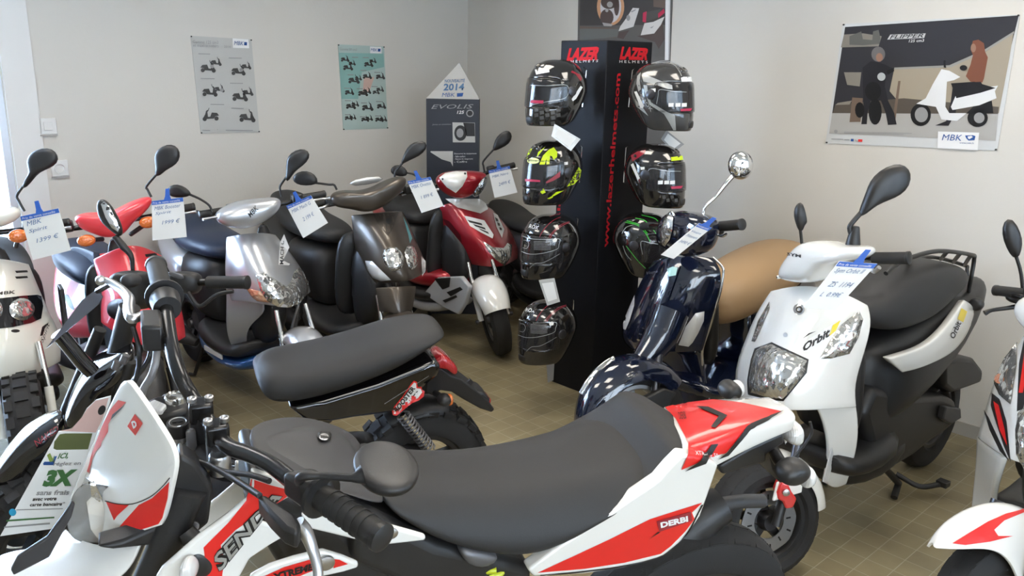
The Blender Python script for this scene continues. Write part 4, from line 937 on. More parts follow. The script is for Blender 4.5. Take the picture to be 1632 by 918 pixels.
mirror(t, h.w(-.3, .22, 1.02).y, [kBr(*p) for p in ((588, 120), (610, 85), (650, 68), (690, 72), (692, 108), (655, 142), (612, 158), (585, 175), (566, 178), (578, 150))], [kBr(*p) for p in ((590, 160), (562, 190), (545, 215), (542, 240))])
fd = front_wheel(h, t, fm=M_bronze, forkm=M_steel, fw=.095, a1=120)
grid('fender_apron', UG(f, kBr, [[(455, 745, -.10), (550, 735, -.02), (640, 735, -.06)], [(462, 800, -.10), (555, 800, .02), (635, 795, -.04)], [(470, 850, -.10), (560, 862, .03), (620, 855, -.02)]]), M_bronze, t, .01)
tag('price card hanging from the bronze scooter, in front of the black saddle', [kBr(600, 255), kBr(705, 235), kBr(766, 368), kBr(665, 400)], h.w(-.3, .3, 1.02).y - .12, [('MBK Ovetto', .06, .15, .9, .10), ('1 899 €', .25, .5, .8, .11)])

# ------------------------------------------------------------------ crimson and white scooter
f = frame_at((735, 283), 1.02, -50); h = f.steer(-.28, .9, 26, -28)
t = root('scooter', 'crimson scooter with a white front mudguard beside the helmet display', 'scooter', f)
rear_half(f, t, M_crimson, mat('light_grey_panel', (.42, .42, .43), .3, 0, .8), M_seat, .02, k=.60)
head_block(f, t)
ap = grid('front_apron', UG(f, kN, [
    [(138, 298, -.40), (172, 280, -.33), (240, 276, -.30), (300, 290, -.32), (328, 302, -.38)],
    [(145, 345, -.40), (195, 335, -.28), (255, 330, -.22), (325, 328, -.26), (368, 345, -.36)],
    [(152, 395, -.40), (205, 395, -.25), (285, 388, -.14), (360, 372, -.21), (402, 385, -.34)],
    [(175, 440, -.38), (240, 440, -.20), (325, 432, -.06), (388, 415, -.15), (422, 425, -.31)],
    [(195, 480, -.36), (262, 490, -.18), (350, 498, -.02), (402, 480, -.14), (432, 470, -.29)],
    [(215, 500, -.34), (275, 515, -.18), (358, 522, -.04), (400, 505, -.15), (425, 488, -.27)]]), M_crimson, t, .03)
T = bvh(ap)
vt = decal('vent_panel', [kN(*p) for p in ((228, 330), (262, 338), (302, 348), (336, 400), (332, 414), (290, 392), (250, 368))], T, M_wprint, t, off=.003, step=4)
for i in range(3): decal('vent_slot', [kN(*p) for p in ((240 + i * 20, 345 + i * 15), (292 + i * 12, 358 + i * 16), (296 + i * 12, 366 + i * 16), (250 + i * 20, 355 + i * 14))], bvh(vt), M_dark, vt, off=.001, step=5)
vt = decal('vent_panel', [kN(*p) for p in ((333, 318), (350, 328), (374, 380), (366, 412), (346, 372))], T, M_wprint, t, off=.003, step=4)
for i in range(3): decal('vent_slot', [kN(*p) for p in ((341 + i * 8, 335 + i * 18), (352 + i * 7, 342 + i * 17), (354 + i * 6, 352 + i * 16), (345 + i * 7, 350 + i * 16))], bvh(vt), M_dark, vt, off=.001, step=5)
hl = decal('headlight', [kN(*p) for p in ((297, 423), (335, 446), (372, 448), (386, 430), (403, 436), (400, 480), (376, 512), (345, 492), (315, 458))], T, M_lens, t, off=.003, bulge=.012, step=3)
decal('white_top_panel', [kN(*p) for p in ((160, 268), (205, 300), (288, 322), (316, 306), (308, 284), (285, 268))], T, M_white, t, off=.002, step=5)
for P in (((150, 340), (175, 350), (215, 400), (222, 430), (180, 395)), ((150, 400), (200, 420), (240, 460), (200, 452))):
    decal('recess_shade', [kN(*p) for p in P], T, mat('shaded_crimson', (.09, .004, .008), .4, .2), t)  # recess shade painted flat on the apron in darker crimson
cw = cowl('handlebar_cowl', h, kN, [(120, 200), (135, 180), (165, 168), (240, 164), (288, 168), (316, 176), (305, 200), (282, 225), (262, 256), (215, 270), (165, 258), (132, 228)], -.26, M_crimson, t, .06, .08)
TC = bvh(cw)
sh_ = decal('white_nose_plate', [kN(*p) for p in ((138, 192), (160, 176), (200, 168), (238, 170), (240, 188), (222, 222), (198, 246), (165, 225))], TC, M_white, t, off=.004, bulge=.010, step=4)
for x, y in ((150, 196), (232, 176)): decal('rivet', [kN(*p) for p in circ(x, y, 4, 8)], bvh(sh_), M_dark, sh_, off=.001)
pillow('indicator_lens', [h.U(kN(*p), -.24) for p in ((270, 220), (285, 190), (310, 178), (316, 200), (300, 232), (276, 262), (258, 262), (256, 240))], h.f, .04, .03, M_lensd, t)
handlebar(h, t, -.31, 1.02, .35)
mirror(t, h.w(-.3, .22, 1.02).y, [kN(*p) for p in ((336, 70), (346, 40), (372, 20), (395, 16), (408, 38), (396, 68), (364, 84), (342, 94), (330, 92))], [kN(*p) for p in ((336, 88), (300, 130), (300, 150), (304, 172))])
mirror(t, h.w(-.3, -.25, 1.02).y, [kBr(*p) for p in ((520, 202), (540, 178), (575, 180), (606, 208), (600, 234), (560, 234), (528, 224))], [kBr(*p) for p in ((598, 215), (625, 222), (650, 238))], thick=.015)
fd = front_wheel(h, t, fm=M_white, forkm=M_white, rimm=M_gun, fw=.10, a0=30, a1=150, fdrop=.07)
text('fork_lettering', 'MBK', kN(392, 678), kN(372, 610), kN(381, 606), kN(400, 672), bvh([o for o in t.children if o.name.startswith('fork_leg')]), M_dark, t, bold=.05)
sloft('side_fairing', f, [(-.30, .40, .10, .05, 3), (-.40, .40, .16, .07, 3), (-.60, .36, .175, .05, 3), (-.72, .36, .15, .04, 3)], M_crimson, t)
sg = prism('side_graphic_panel', [f.Vp(kN(*p), -.165) for p in ((84, 608), (130, 556), (215, 552), (246, 590), (232, 650), (206, 692), (150, 665), (96, 628))], f.l * .03, MATS['light_grey_panel'], t, bev=.008)
TG = bvh(sg)
for P in (((120, 560), (180, 556), (176, 590), (150, 600)), ((165, 610), (215, 590), (225, 600), (180, 625)), ((150, 640), (200, 620), (205, 628), (160, 648))): decal('side_graphic', [kN(*p) for p in P], TG, M_dark, t, off=.002)
tag('price card on the crimson scooter, nearest the helmet display', [kN(318, 165), kN(395, 148), kN(424, 245), kN(340, 265)], h.w(-.3, .3, 1.02).y - .12, [('MBK Nitro', .1, .2, .85, .09), ('2499 €', .3, .5, .85, .12)])

# ------------------------------------------------------------------ coral red scooter
f = frame_at((185, 350), 1.0, -52); h = f.steer(-.28, .9, 26, -16)
t = root('scooter', 'coral red scooter with a navy saddle behind the motocross handlebar', 'scooter', f)
sloft('floorboard', f, [(-.34, .33, .15, .04), (-.40, .29, .18, .05), (-.60, .27, .18, .05), (-.82, .30, .17, .07)], M_plastic, t)
sloft('leg_shield_back', f, [(-.40, .60, .13, .20, 4, 8), (-.43, .60, .14, .22, 4, 8), (-.48, .60, .12, .20, 4, 8)], M_plastic, t)
rb = grid('rear_body', UG(f, k1a, [
    [(285, 690, -1.15), (330, 690, -1.0), (400, 700, -.85), (460, 690, -.72)],
    [(262, 780, -1.2), (320, 790, -1.02), (400, 800, -.86), (480, 800, -.70)],
    [(255, 900, -1.2), (315, 900, -1.02), (400, 910, -.86), (490, 920, -.70)],
    [(275, 1000, -1.15), (330, 1020, -1.0), (400, 1040, -.86), (490, 1050, -.70)],
    [(330, 1090, -1.1), (370, 1100, -1.0), (430, 1100, -.86), (490, 1090, -.72)]]), M_pinkred, t, .20)
sloft('saddle', f, [(-.64, .66, .08, .04, 2.2), (-.72, .68, .13, .06, 2.4), (-.90, .69, .15, .07, 2.6), (-1.05, .69, .15, .07, 2.6), (-1.2, .71, .13, .06, 2.6), (-1.30, .72, .07, .03, 2.2)], M_seatblue, t, sub=2)
grid('saddle_skirt', UG(f, k1a, [[(282, 680, -1.10), (340, 650, -.95), (400, 655, -.85), (456, 680, -.72)], [(290, 750, -1.18), (345, 745, -1.0), (400, 750, -.84), (462, 770, -.68)], [(330, 810, -1.12), (370, 830, -.98), (420, 850, -.84), (472, 862, -.68)]]), M_seatblue, t, .03)
decal('side_vent', [k1a(*p) for p in ((315, 885), (335, 890), (358, 940), (362, 962), (340, 950), (320, 915))], bvh(rb), M_dark, t, smooth=2)
sloft('engine_case', f, [(-.75, .25, .07, .07), (-.9, .25, .10, .10), (-1.1, .25, .10, .09), (-1.2, .25, .06, .06)], M_steel, t, v=.05)
wheel(f, -1.18, .22, .22, .055, t, rimm=M_steel)
tube('exhaust_silencer', [f.w(-.80, -.12, .20), f.w(-.95, -.17, .24), f.w(-1.25, -.18, .30)], [.022, .05, .03], M_plastic2, t, n=16)
st = tube('centre_stand', [f.w(-.75, -.10, .20), f.w(-.80, -.14, .014), f.w(-.86, -.15, .010)], .010, M_plastic, t, n=8, smooth=0)
tube('stand_leg', [f.w(-.75, .10, .20), f.w(-.80, .14, .014), f.w(-.86, .15, .010)], .010, M_plastic, st, n=8, smooth=0)
head_block(f, t)
ap = grid('front_apron', UG(f, k2a, [
    [(452, 40, -.37), (530, 2, -.31), (620, -35, -.28), (705, -25, -.31), (790, 20, -.37)],
    [(465, 110, -.36), (560, 100, -.25), (650, 88, -.20), (740, 90, -.24), (820, 110, -.35)],
    [(500, 200, -.35), (580, 200, -.21), (680, 200, -.12), (780, 205, -.18), (868, 215, -.33)],
    [(488, 270, -.34), (580, 300, -.17), (690, 320, -.05), (800, 315, -.11), (898, 320, -.28)],
    [(490, 350, -.32), (590, 425, -.15), (700, 468, -.05), (810, 478, -.11), (908, 420, -.26)]]), M_pinkred, t, .03)
T = bvh(ap)
for y in (690, 718): decal('apron_vent', [k1a(*p) for p in ((706, y), (762, y - 8), (766, y + 4), (712, y + 14))], T, M_dark, t)
decal('headlight', [k2a(*p) for p in circ(585, 285, 62, 20, 52)], T, M_dark, t, off=.003, bulge=.012, step=5)
cw = cowl('handlebar_cowl', h, k1a, [(352, 512), (380, 496), (430, 490), (480, 512), (560, 478), (625, 440), (690, 415), (738, 405), (748, 432), (715, 480), (650, 530), (610, 590), (570, 600), (510, 610), (450, 585), (390, 568)], -.26, M_pinkred, t, .06, .08)
handlebar(h, t, -.31, 1.0, .33)
for (x, y, v) in ((421, 622, -.12), (722, 533, .10)):
    c = h.U(k1a(x, y), -.22); tube('indicator_stalk', [h.w(-.28, v * .5, .93), c], .010, M_plastic, t, n=8, smooth=0)
    pillow('indicator', [c + (h.l * math.cos(a) * .038 + h.u * math.sin(a) * .026) for a in [2 * PI * i / 14 for i in range(14)]], h.f, .022, .02, M_amber, t)
mirror(t, h.w(-.3, .22, 1.0).y, [k1a(*p) for p in ((748, 215), (768, 175), (815, 150), (858, 155), (881, 188), (876, 235), (842, 264), (805, 280), (780, 310), (752, 310), (764, 278))], [k1a(*p) for p in ((765, 300), (716, 356), (720, 375), (738, 410))])
front_wheel(h, t, fm=M_plastic, forkm=M_plastic, rimm=M_steel, R=.22, w_=.06)
tag('price card on the coral red scooter, hanging straight', [k1a(740, 430), k1a(893, 412), k1a(910, 605), k1a(743, 622)], h.w(-.3, .25, 1.0).y - .15, [('MBK Booster', .08, .15, .9, .09), ('Spirit', .1, .29, .6, .09), ('1999 €', .3, .52, .85, .10)])

# ------------------------------------------------------------------ white scooter on the left
f = frame_at((-6, 366), 1.0, -56); h = f.steer(-.28, .9, 26, -4)
t = root('scooter', 'cream white scooter with twin square-framed headlights by the shop door', 'scooter', f)
rear_half(f, t, M_white, M_plastic, M_seat, -.02, k=.68)
head_block(f, t)
M_cream = paint('cream_white_paint', (.76, .75, .68))
ap = grid('front_apron', UG(f, k2a, [
    [(-250, 70, -.38), (-160, 40, -.32), (-60, 28, -.28), (50, 40, -.31), (143, 62, -.38)],
    [(-262, 180, -.37), (-170, 170, -.22), (-60, 180, -.15), (95, 180, -.20), (188, 170, -.34)],
    [(-280, 320, -.35), (-170, 330, -.17), (-50, 350, -.07), (125, 350, -.13), (242, 300, -.31)],
    [(-290, 430, -.33), (-180, 460, -.13), (-40, 490, 0), (160, 490, -.07), (305, 415, -.27)],
    [(-280, 530, -.30), (-170, 590, -.12), (-40, 630, 0), (155, 622, -.07), (298, 540, -.25)]]), M_cream, t, .03)
T = bvh(ap)
fr_ = decal('headlight_surround', [k2a(*p) for p in ((-190, 270), (-120, 245), (0, 232), (100, 220), (180, 214), (200, 222), (208, 270), (198, 330), (150, 352), (60, 372), (-60, 385), (-170, 380))], T, M_dblack, t, off=.003, step=5)
TS = bvh(fr_)
for x, rx in ((-45, 60), (105, 62)): decal('headlight', [k2a(*p) for p in circ(x, 285, rx, 22, 55)], TS, M_lens, t, off=.003, bulge=.014, step=3)
text('brand_lettering', 'MBK', k2a(-22, 200), k2a(73, 192), k2a(75, 208), k2a(-18, 216), T, M_dark, t, shear=.15, bold=.02)
for y in (100, 128): decal('apron_vent', [k2a(*p) for p in ((72, y - 3), (132, y - 6), (136, y + 4), (80, y + 8))], T, M_dark, t)
text('model_lettering', 'Spirit', k2a(195, 440), k2a(228, 345), k2a(248, 360), k2a(212, 452), T, M_dark, t, shear=.3)
decal('badge', [k2a(*p) for p in circ(75, 390, 22, 14, 8)], T, M_dark, t)
decal('swoosh', [k2a(*p) for p in ((195, 415), (205, 370), (238, 348), (218, 378), (208, 412))], T, M_dark, t)
cw = cowl('handlebar_cowl', h, k1a, [(-260, 500), (-200, 470), (-60, 462), (40, 462), (90, 458), (108, 480), (100, 510), (50, 540), (0, 558), (-120, 570), (-230, 545)], -.26, M_cream, t, .06, .08)
handlebar(h, t, -.31, 1.0, .265)
c = h.U(k1a(90, 600), -.2); tube('indicator_stalk', [h.w(-.28, .06, .93), c], .010, M_plastic, t, n=8, smooth=0)
pillow('indicator', [c + (h.l * math.cos(a) * .038 + h.u * math.sin(a) * .028) for a in [2 * PI * i / 14 for i in range(14)]], h.f, .022, .02, M_amber, t)
mirror(t, h.w(-.3, .22, 1.0).y, [k1a(*p) for p in ((132, 225), (150, 190), (205, 168), (258, 172), (286, 205), (284, 245), (240, 272), (190, 290), (160, 325), (125, 370), (105, 370), (125, 330), (148, 295), (136, 262))], [k1a(*p) for p in ((135, 330), (85, 398), (92, 430), (120, 480))])
front_wheel(h, t, fm=None, forkm=M_cream, rimm=M_alu, R=.235, w_=.062, knobs=22, disc=1)
boxw('side_lamp_panel', f.w(-.30, .20, .62), f.f * .05, f.l * .008, f.u * .12, M_plastic, t, bev=.004)
tag('price card on the cream white scooter, largest and furthest left', [k1a(100, 505), k1a(285, 465), k1a(345, 670), k1a(160, 718)], h.w(-.3, .27, 1.0).y - .22, [('MBK', .1, .14, .5, .10), ('Spirit', .1, .32, .6, .10), ('1399 €', .22, .55, .82, .10)])

# ------------------------------------------------------------------ black scooter hidden behind the helmets
f = Fr.make(.47, 4.86, -62); f = Fr(f.o, f.f * .88, f.l * .88, f.u * .88); h = f.steer(-.28, .9, 26, 20)
t = root('scooter', 'black scooter mostly hidden behind the left column of helmets', 'scooter', f)
rear_half(f, t, M_plastic, M_plastic, M_seat, 0)
head_block(f, t)
grid('front_apron', [[f.w(-.36, -.17 , .88), f.w(-.28, 0, .90), f.w(-.36, .17, .88)], [f.w(-.34, -.19, .65), f.w(-.12, 0, .66), f.w(-.34, .19, .65)], [f.w(-.34, -.17, .46), f.w(-.06, 0, .50), f.w(-.34, .17, .46)]], M_dblack, t, .03)
cw = pillow('handlebar_cowl', [h.w(-.26, v, z) for v, z in ((-.16, 1.0), (-.08, 1.05), (.08, 1.05), (.16, 1.0), (.1, .92), (0, .88), (-.1, .92))], h.f, .06, .08, M_dblack, t)
handlebar(h, t, -.31, 1.0, .34)
front_wheel(h, t, fm=M_dblack, forkm=M_steel)
def vprism(name, fr, K, pts, v, th, m, parent, bev=.008, sub=0, **k):
    """slab in a side plane of the vehicle, outline traced, thickness th towards the far side"""
    P = [fr.Vp(K(*p), v) for p in pts]
    return prism(name, P, -fr.l * th, m, parent, mods=[BEV(bev, 3)], **k)
def mirrored(o, fr, name=None):
    """the same part on the other side of the vehicle"""
    me = o.data.copy(); off = ROOT[o]; n = fr.l
    for v_ in me.vertices:
        d = (v_.co + off - fr.o).dot(n); v_.co = v_.co - n * (2 * d)
    me.flip_normals()
    c = bpy.data.objects.new(name or o.name, me); COL.objects.link(c); c.parent = o.parent; ROOT[c] = off
    for md in o.modifiers:
        q = c.modifiers.new(md.name, md.type)
        for a in ('width', 'segments', 'limit_method', 'angle_limit', 'levels', 'render_levels', 'boundary_smooth', 'thickness', 'offset'):
            if hasattr(md, a): setattr(q, a, getattr(md, a))
    return c
def side_shell(name, fr, K, st, vt, vb, m, parent, crown=.012, sub=2, fs=1.0, round_=.75):
    """body symmetrical about the vehicle: st = (far top edge pixel, near bottom edge pixel)"""
    R = []
    for i, s in enumerate(st):
        a, b = s[0], s[1]; vt_ = s[2] if len(s) > 2 else vt; vb_ = s[3] if len(s) > 3 else vb
        P = fr.loc(fr.Vp(K(*a), -vt_ * fs)); Q = fr.loc(fr.Vp(K(*b), vb_))
        u, z = P[0], P[2]; uq, zq = Q[0], Q[2]; um, zm = (u + uq) / 2, z * round_ + zq * (1 - round_)
        L = [(uq, vb_ * .9, zq - .004), (uq * .8 + u * .2, vb_ * 1.02, zq * .8 + z * .2), ((u * .6 + uq * .4), (vb_ + vt_) / 2 + .012, z * .55 + zq * .45), (u, vt_ * 1.0, z - .008), (u, vt_ * .6, z + crown * .8), (u, 0, z + crown)]
        L = L + [(a_, -b_, c_) for a_, b_, c_ in L[-2::-1]] + [(uq, 0, zq - .004)]
        R.append([fr.w(*q) for q in L])
    return loft(name, R, m, parent, sub=sub)

# ------------------------------------------------------------------ dark blue classic scooter
kV = crop(920, 230, 2.135)
f = frame_at((1090, 360), 1.02, -135); h = f.steer(-.28, .9, 26, -26)
t = root('scooter', 'midnight blue classic scooter with a tan saddle and round chrome mirror', 'scooter', f)
sloft('floorboard', f, [(-.34, .30, .15, .04), (-.40, .26, .19, .04), (-.60, .25, .19, .04), (-.82, .28, .18, .06)], M_navy, t)
fk_ = f; f = FrK(f, .86)
sloft('rear_body', f, [(-.74, .45, .10, .15, 3), (-.80, .48, .15, .18, 3), (-.95, .50, .20, .17, 2.6), (-1.15, .52, .225, .15, 2.4), (-1.38, .56, .19, .12, 2.2), (-1.55, .60, .10, .08, 2.2)], M_navy, t, sub=2)
sloft('leg_shield_back', f, [(-.42, .58, .11, .22, 4, 8), (-.45, .58, .12, .24, 4, 8), (-.50, .58, .10, .20, 4, 8)], M_plastic, t)
sloft('saddle', f, [(-.50, .62, .08, .07, 2.2), (-.58, .635, .15, .12, 2.4), (-.80, .67, .18, .135, 2.4), (-1.02, .70, .19, .13, 2.4), (-1.25, .73, .18, .12, 2.4), (-1.42, .74, .14, .09, 2.3), (-1.50, .74, .07, .04, 2.2)], M_tan, t, sub=2)
wheel(f, -1.25, .24, .24, .055, t, rimm=M_steel)
tube('exhaust_silencer', [f.w(-.98, -.12, .20), f.w(-1.1, -.17, .24), f.w(-1.45, -.18, .28)], [.022, .05, .04], M_plastic2, t, n=16)
st = tube('centre_stand', [f.w(-.85, -.10, .20), f.w(-.92, -.14, .016), f.w(-.98, -.15, .010)], .010, M_chrome, t, n=8, smooth=0)
tube('stand_leg', [f.w(-.85, .10, .20), f.w(-.92, .14, .016), f.w(-.98, .15, .010)], .010, M_chrome, st, n=8, smooth=0)
f = fk_
ap = grid('front_shield', UG(f, kV, [
    [(258, 395, -.38), (285, 386, -.33), (325, 378, -.29), (390, 374, -.31), (462, 385, -.38)],
    [(222, 450, -.37), (262, 440, -.29), (318, 425, -.25), (400, 425, -.29), (498, 432, -.38)],
    [(186, 530, -.37), (225, 520, -.26), (285, 520, -.21), (380, 520, -.26), (484, 512, -.37)],
    [(148, 620, -.36), (190, 622, -.25), (248, 620, -.19), (345, 620, -.25), (452, 618, -.37)],
    [(150, 665, -.34), (186, 672, -.24), (232, 680, -.20), (335, 685, -.26), (436, 678, -.37)],
    [(175, 695, -.33), (200, 705, -.25), (240, 708, -.22), (335, 712, -.27), (426, 705, -.37)]]), M_navy, t, .03)
lo = grid('leg_shield_foot', UG(f, kV, [[(255, 690, -.33), (345, 700, -.34), (428, 695, -.39)], [(275, 770, -.36), (350, 780, -.37), (432, 785, -.40)], [(290, 860, -.39), (360, 870, -.40), (448, 880, -.42)], [(310, 940, -.42), (380, 940, -.42), (458, 940, -.44)]]), M_navy, t, .02, 2)
tube('chrome_edge', [f.U(kV(*p), u) for p, u in (((462, 386), -.385), ((492, 415), -.385), ((497, 440), -.385), ((484, 512), -.375), ((452, 618), -.375), ((426, 700), -.38), ((430, 780), -.41), ((448, 870), -.43))], .006, M_chrome, t, n=8)
T = bvh(ap)
tie_ = decal('horn_cover', [kV(*p) for p in ((322, 410), (352, 412), (300, 560), (262, 695), (205, 688), (190, 665), (240, 560))], T, M_navy, t, off=.010, step=6)
TT = bvh(tie_)
for i, (x0, y0, x1, y1) in enumerate(((218, 620, 262, 628), (208, 640, 262, 650), (202, 660, 256, 670))):
    decal('chrome_slat', [kV(*p) for p in ((x0, y0), ((x0 + x1) / 2, y0 + 10), (x1, y1 - 6), (x1, y1), ((x0 + x1) / 2, y0 + 16), (x0, y0 + 5))], TT, M_chrome, t, off=.003, step=4)
decal('indicator_lens', [kV(*p) for p in ((344, 682), (368, 620), (402, 574), (432, 568), (430, 600), (412, 640), (392, 674), (378, 688))], T, M_clear, t, off=.003, bulge=.010, step=4)
decal('indicator_lens', [kV(*p) for p in ((157, 605), (178, 555), (197, 512), (196, 548), (180, 600), (166, 632), (158, 628))], T, M_clear, t, off=.003, bulge=.006, step=4)
decal('enamel_badge', [kV(*p) for p in ((306, 424), (326, 416), (342, 420), (336, 446), (312, 450))], TT + T, mat('pale_green_enamel', (.45, .68, .60), .2, .3, 1), t, off=.002)
text('script_lettering', 'Vespa', kV(236, 434), kV(272, 428), kV(275, 438), kV(238, 446), T, M_alu, t, shear=.5)
cw = pillow('headlamp_housing', [h.U(kV(*p), -.20) for p in ((283, 290), (298, 246), (322, 228), (355, 224), (405, 232), (440, 250), (452, 280), (444, 335), (425, 375), (380, 388), (340, 370), (302, 350), (284, 338))], h.f, .06, .10, M_navy, t, sub=2)
decal('headlight', [kV(*p) for p in ((284, 292), (298, 250), (318, 232), (328, 250), (326, 290), (316, 325), (300, 347), (286, 340))], bvh(cw), M_lens, t, off=.004, bulge=.012, step=3)
tube('chrome_rim', [h.U(kV(*p), -.16) for p in ((300, 248), (320, 230), (331, 250), (328, 292), (317, 328), (300, 350))], .004, M_chrome, t, n=8)
def gripw(name, a, b, r, t, m=None):
    g = tube(name, [a, b], r, m or M_grip, t, n=18, smooth=0); ax = (b - a).normalized()
    lathe('grip_end', [(-.002, r * .9), (0, r * 1.1), (.008, r * 1.1), (.012, r * .6)], b, ax, M_plastic, g, n=18); return g
yb = h.w(-.3, .3, 1.02).y
P0, P1, P2 = aty(kV(440, 285), yb + .1), aty(kV(482, 280), yb + .02), aty(kV(556, 273), yb - .08)
tube('handlebar', [P0, P1, P1.lerp(P2, .9)], .012, M_chrome, t, n=10, smooth=0)
gripw('grip', P1, P2, .021, t)
tube('brake_lever', [aty(kV(455, 296), yb), aty(kV(490, 312), yb - .04), aty(kV(508, 306), yb - .06)], .006, M_chrome, t, n=8)
boxw('switch_block', aty(kV(468, 285), yb + .03), V((.035, 0, 0)), V((0, .022, 0)), V((0, 0, .022)), M_plastic, t, bev=.008)
P0 = h.w(-.28, -.12, 1.02); tube('handlebar', [P0, h.w(-.31, -.30, 1.02)], .012, M_chrome, t, smooth=0); gripw('grip', h.w(-.31, -.22, 1.02), h.w(-.31, -.34, 1.02), .018, t)
ym = yb + .04
mh = pillow('mirror', [aty(kV(*p), ym) for p in circ(556, 71, 45, 20, 51, .1)], (-.25, -1, .05), .045, .015, M_chrome, t, sub=2)
tube('mirror_stem', [aty(kV(*p), ym) for p in ((540, 98), (510, 130), (470, 180), (436, 212), (430, 240))], [.009, .009, .006, .0055, .0055], M_chrome, mh, n=10)
wheel(h, 0, .235, .235, .052, t, rimm=M_alu, grooves=22)
fd = fender('front_mudguard', h, 0, .235, .262, .105, 5, 150, M_navy, t, drop=.09, n=11)
tube('fender_neck', [h.w(-.06, 0, .46), h.w(-.16, 0, .56), h.w(-.22, 0, .66)], [.05, .075, .08], M_navy, t, n=16)
fender('chrome_crest', h, 0, .235, .272, .014, 30, 75, M_chrome, t, drop=.01, n=6, taper=.3)
for s in (1,):
    prism('suspension_cover', [h.w(u_, .07, z_) for u_, z_ in ((.02, .20), (.06, .27), (.02, .33), (-.10, .36), (-.16, .33), (-.10, .26), (-.04, .20))], h.l * .035, M_plastic, t, bev=.01)
    tube('fork_leg', [h.w(-.05, .08, .26), h.w(-.14, .03, .56)], .018, M_steel, t, n=12, smooth=0)
decal('badge', [kV(*p) for p in ((508, 672), (540, 668), (542, 680), (525, 702), (506, 692))], bvh([o for o in t.children if o.name.startswith('rear_body')]), M_chrome, t)
tag('narrow white price card laid across the front of the dark blue scooter', [kV(415, 268), kV(458, 284), kV(328, 390), kV(285, 376)], yb - .12, [('Vespa', .1, .2, .8, .07), ('Primavera', .1, .32, .9, .07), ('3490 €', .1, .5, .9, .08)])

# ------------------------------------------------------------------ white scooter with luggage rack
kO = crop(1140, 240, 3.061); kP = crop(1140, 480, 2.185)
f = frame_at((1310, 405), 1.08, -140); h = f.steer(-.28, .9, 26, -24)
t = root('scooter', 'white scooter with a hexagonal headlight and black tubular luggage rack', 'scooter', f)
sloft('floorboard', f, [(-.34, .35, .15, .04), (-.40, .31, .18, .05), (-.60, .29, .18, .06), (-.82, .32, .17, .08)], M_plastic, t)
sloft('leg_shield_back', f, [(-.40, .62, .13, .24, 4, 8), (-.44, .62, .14, .25, 4, 8), (-.49, .60, .12, .23, 4, 8)], M_plastic, t)
sloft('rear_body', f, [(-.56, .52, .06, .16, 3), (-.64, .54, .12, .20, 3), (-.78, .56, .16, .20, 3), (-1.0, .60, .17, .17, 2.6), (-1.25, .66, .155, .13, 2.4), (-1.5, .74, .10, .08, 2.2), (-1.62, .79, .05, .03, 2)], M_plastic, t)
side_shell('saddle', f, kO, [((690, 715), (672, 745), .06, .08), ((770, 640), (740, 830), .10, .13), ((870, 580), (870, 905), .13, .155), ((980, 542), (980, 880), .14, .155), ((1080, 535), (1080, 830), .14, .15), ((1150, 565), (1150, 740), .11, .12), ((1185, 620), (1180, 700), .06, .07)], .1, .13, M_seat, t, crown=.006, fs=-.25)
sp = grid('side_panel', [[f.Vp(kP(x, y), v) for x, y, v in r] for r in ([(604, 200, .17), (665, 182, .18), (735, 158, .185), (800, 100, .18), (845, 30, .16), (868, -5, .14)], [(625, 225, .175), (690, 215, .185), (770, 190, .19), (835, 120, .185), (880, 50, .165), (900, 10, .14)], [(652, 250, .17), (705, 240, .18), (790, 205, .18), (850, 165, .17), (890, 95, .15), (903, 45, .13)])], M_white, t, .03, 2)
mirrored(sp, f)
TS = bvh(sp)
decal('name_sticker', [kP(*p) for p in ((812, 125), (826, 100), (850, 65), (862, 72), (848, 100), (826, 132))], TS, M_wprint, t, off=.001)
text('model_lettering', 'Orbit', kP(814, 122), kP(838, 66), kP(856, 76), kP(830, 134), TS, M_dark, t, bold=.03, off=.002)
text('yellow_lettering', 'II', kP(842, 62), kP(856, 24), kP(876, 36), kP(862, 74), TS, M_yprint, t, bold=.08, off=.002)
wheel(f, -1.32, .235, .235, .055, t, rimm=M_steel)
vprism('engine_case', f, kP, [(560, 300), (700, 330), (800, 325), (842, 345), (850, 420), (800, 462), (745, 500), (690, 545), (600, 600), (560, 560), (520, 400)], .12, .20, M_plastic, t, bev=.03)
vprism('silencer', f, kP, [(800, 208), (862, 195), (905, 200), (936, 240), (930, 285), (885, 302), (828, 322), (800, 300)], .13, .12, M_plastic, t, bev=.02)
vprism('kick_starter', f, kP, [(806, 368), (856, 374), (858, 408), (822, 430), (795, 412)], .15, .03, M_plastic2, t, bev=.006)
sloft('under_cover', f, [(-.42, .25, .10, .05, 3), (-.6, .21, .13, .05, 3), (-.80, .22, .14, .06, 3), (-.95, .28, .12, .05, 3)], M_plastic, t)
st = tube('centre_stand', [f.w(-.72, .08, .24), f.Z((1432, 770), .05), f.Z((1425, 793), .013)], .014, M_plastic, t, n=10, smooth=0)
tube('stand_leg', [f.w(-.72, -.08, .24), f.w(-.78, -.14, .02), f.w(-.80, -.15, .013)], .014, M_plastic, st, n=10, smooth=0)
tube('stand_foot', [f.Z((1428, 755), .09), f.Z((1465, 775), .06), f.Z((1498, 772), .06)], .011, M_plastic, st, n=8)
boxw('foot_pad', f.Z((1503, 770), .065), f.f * .02, f.l * .022, f.u * .012, M_plastic, st, bev=.003)
R_ = lambda p, v: f.Vp(kO(*p), v)
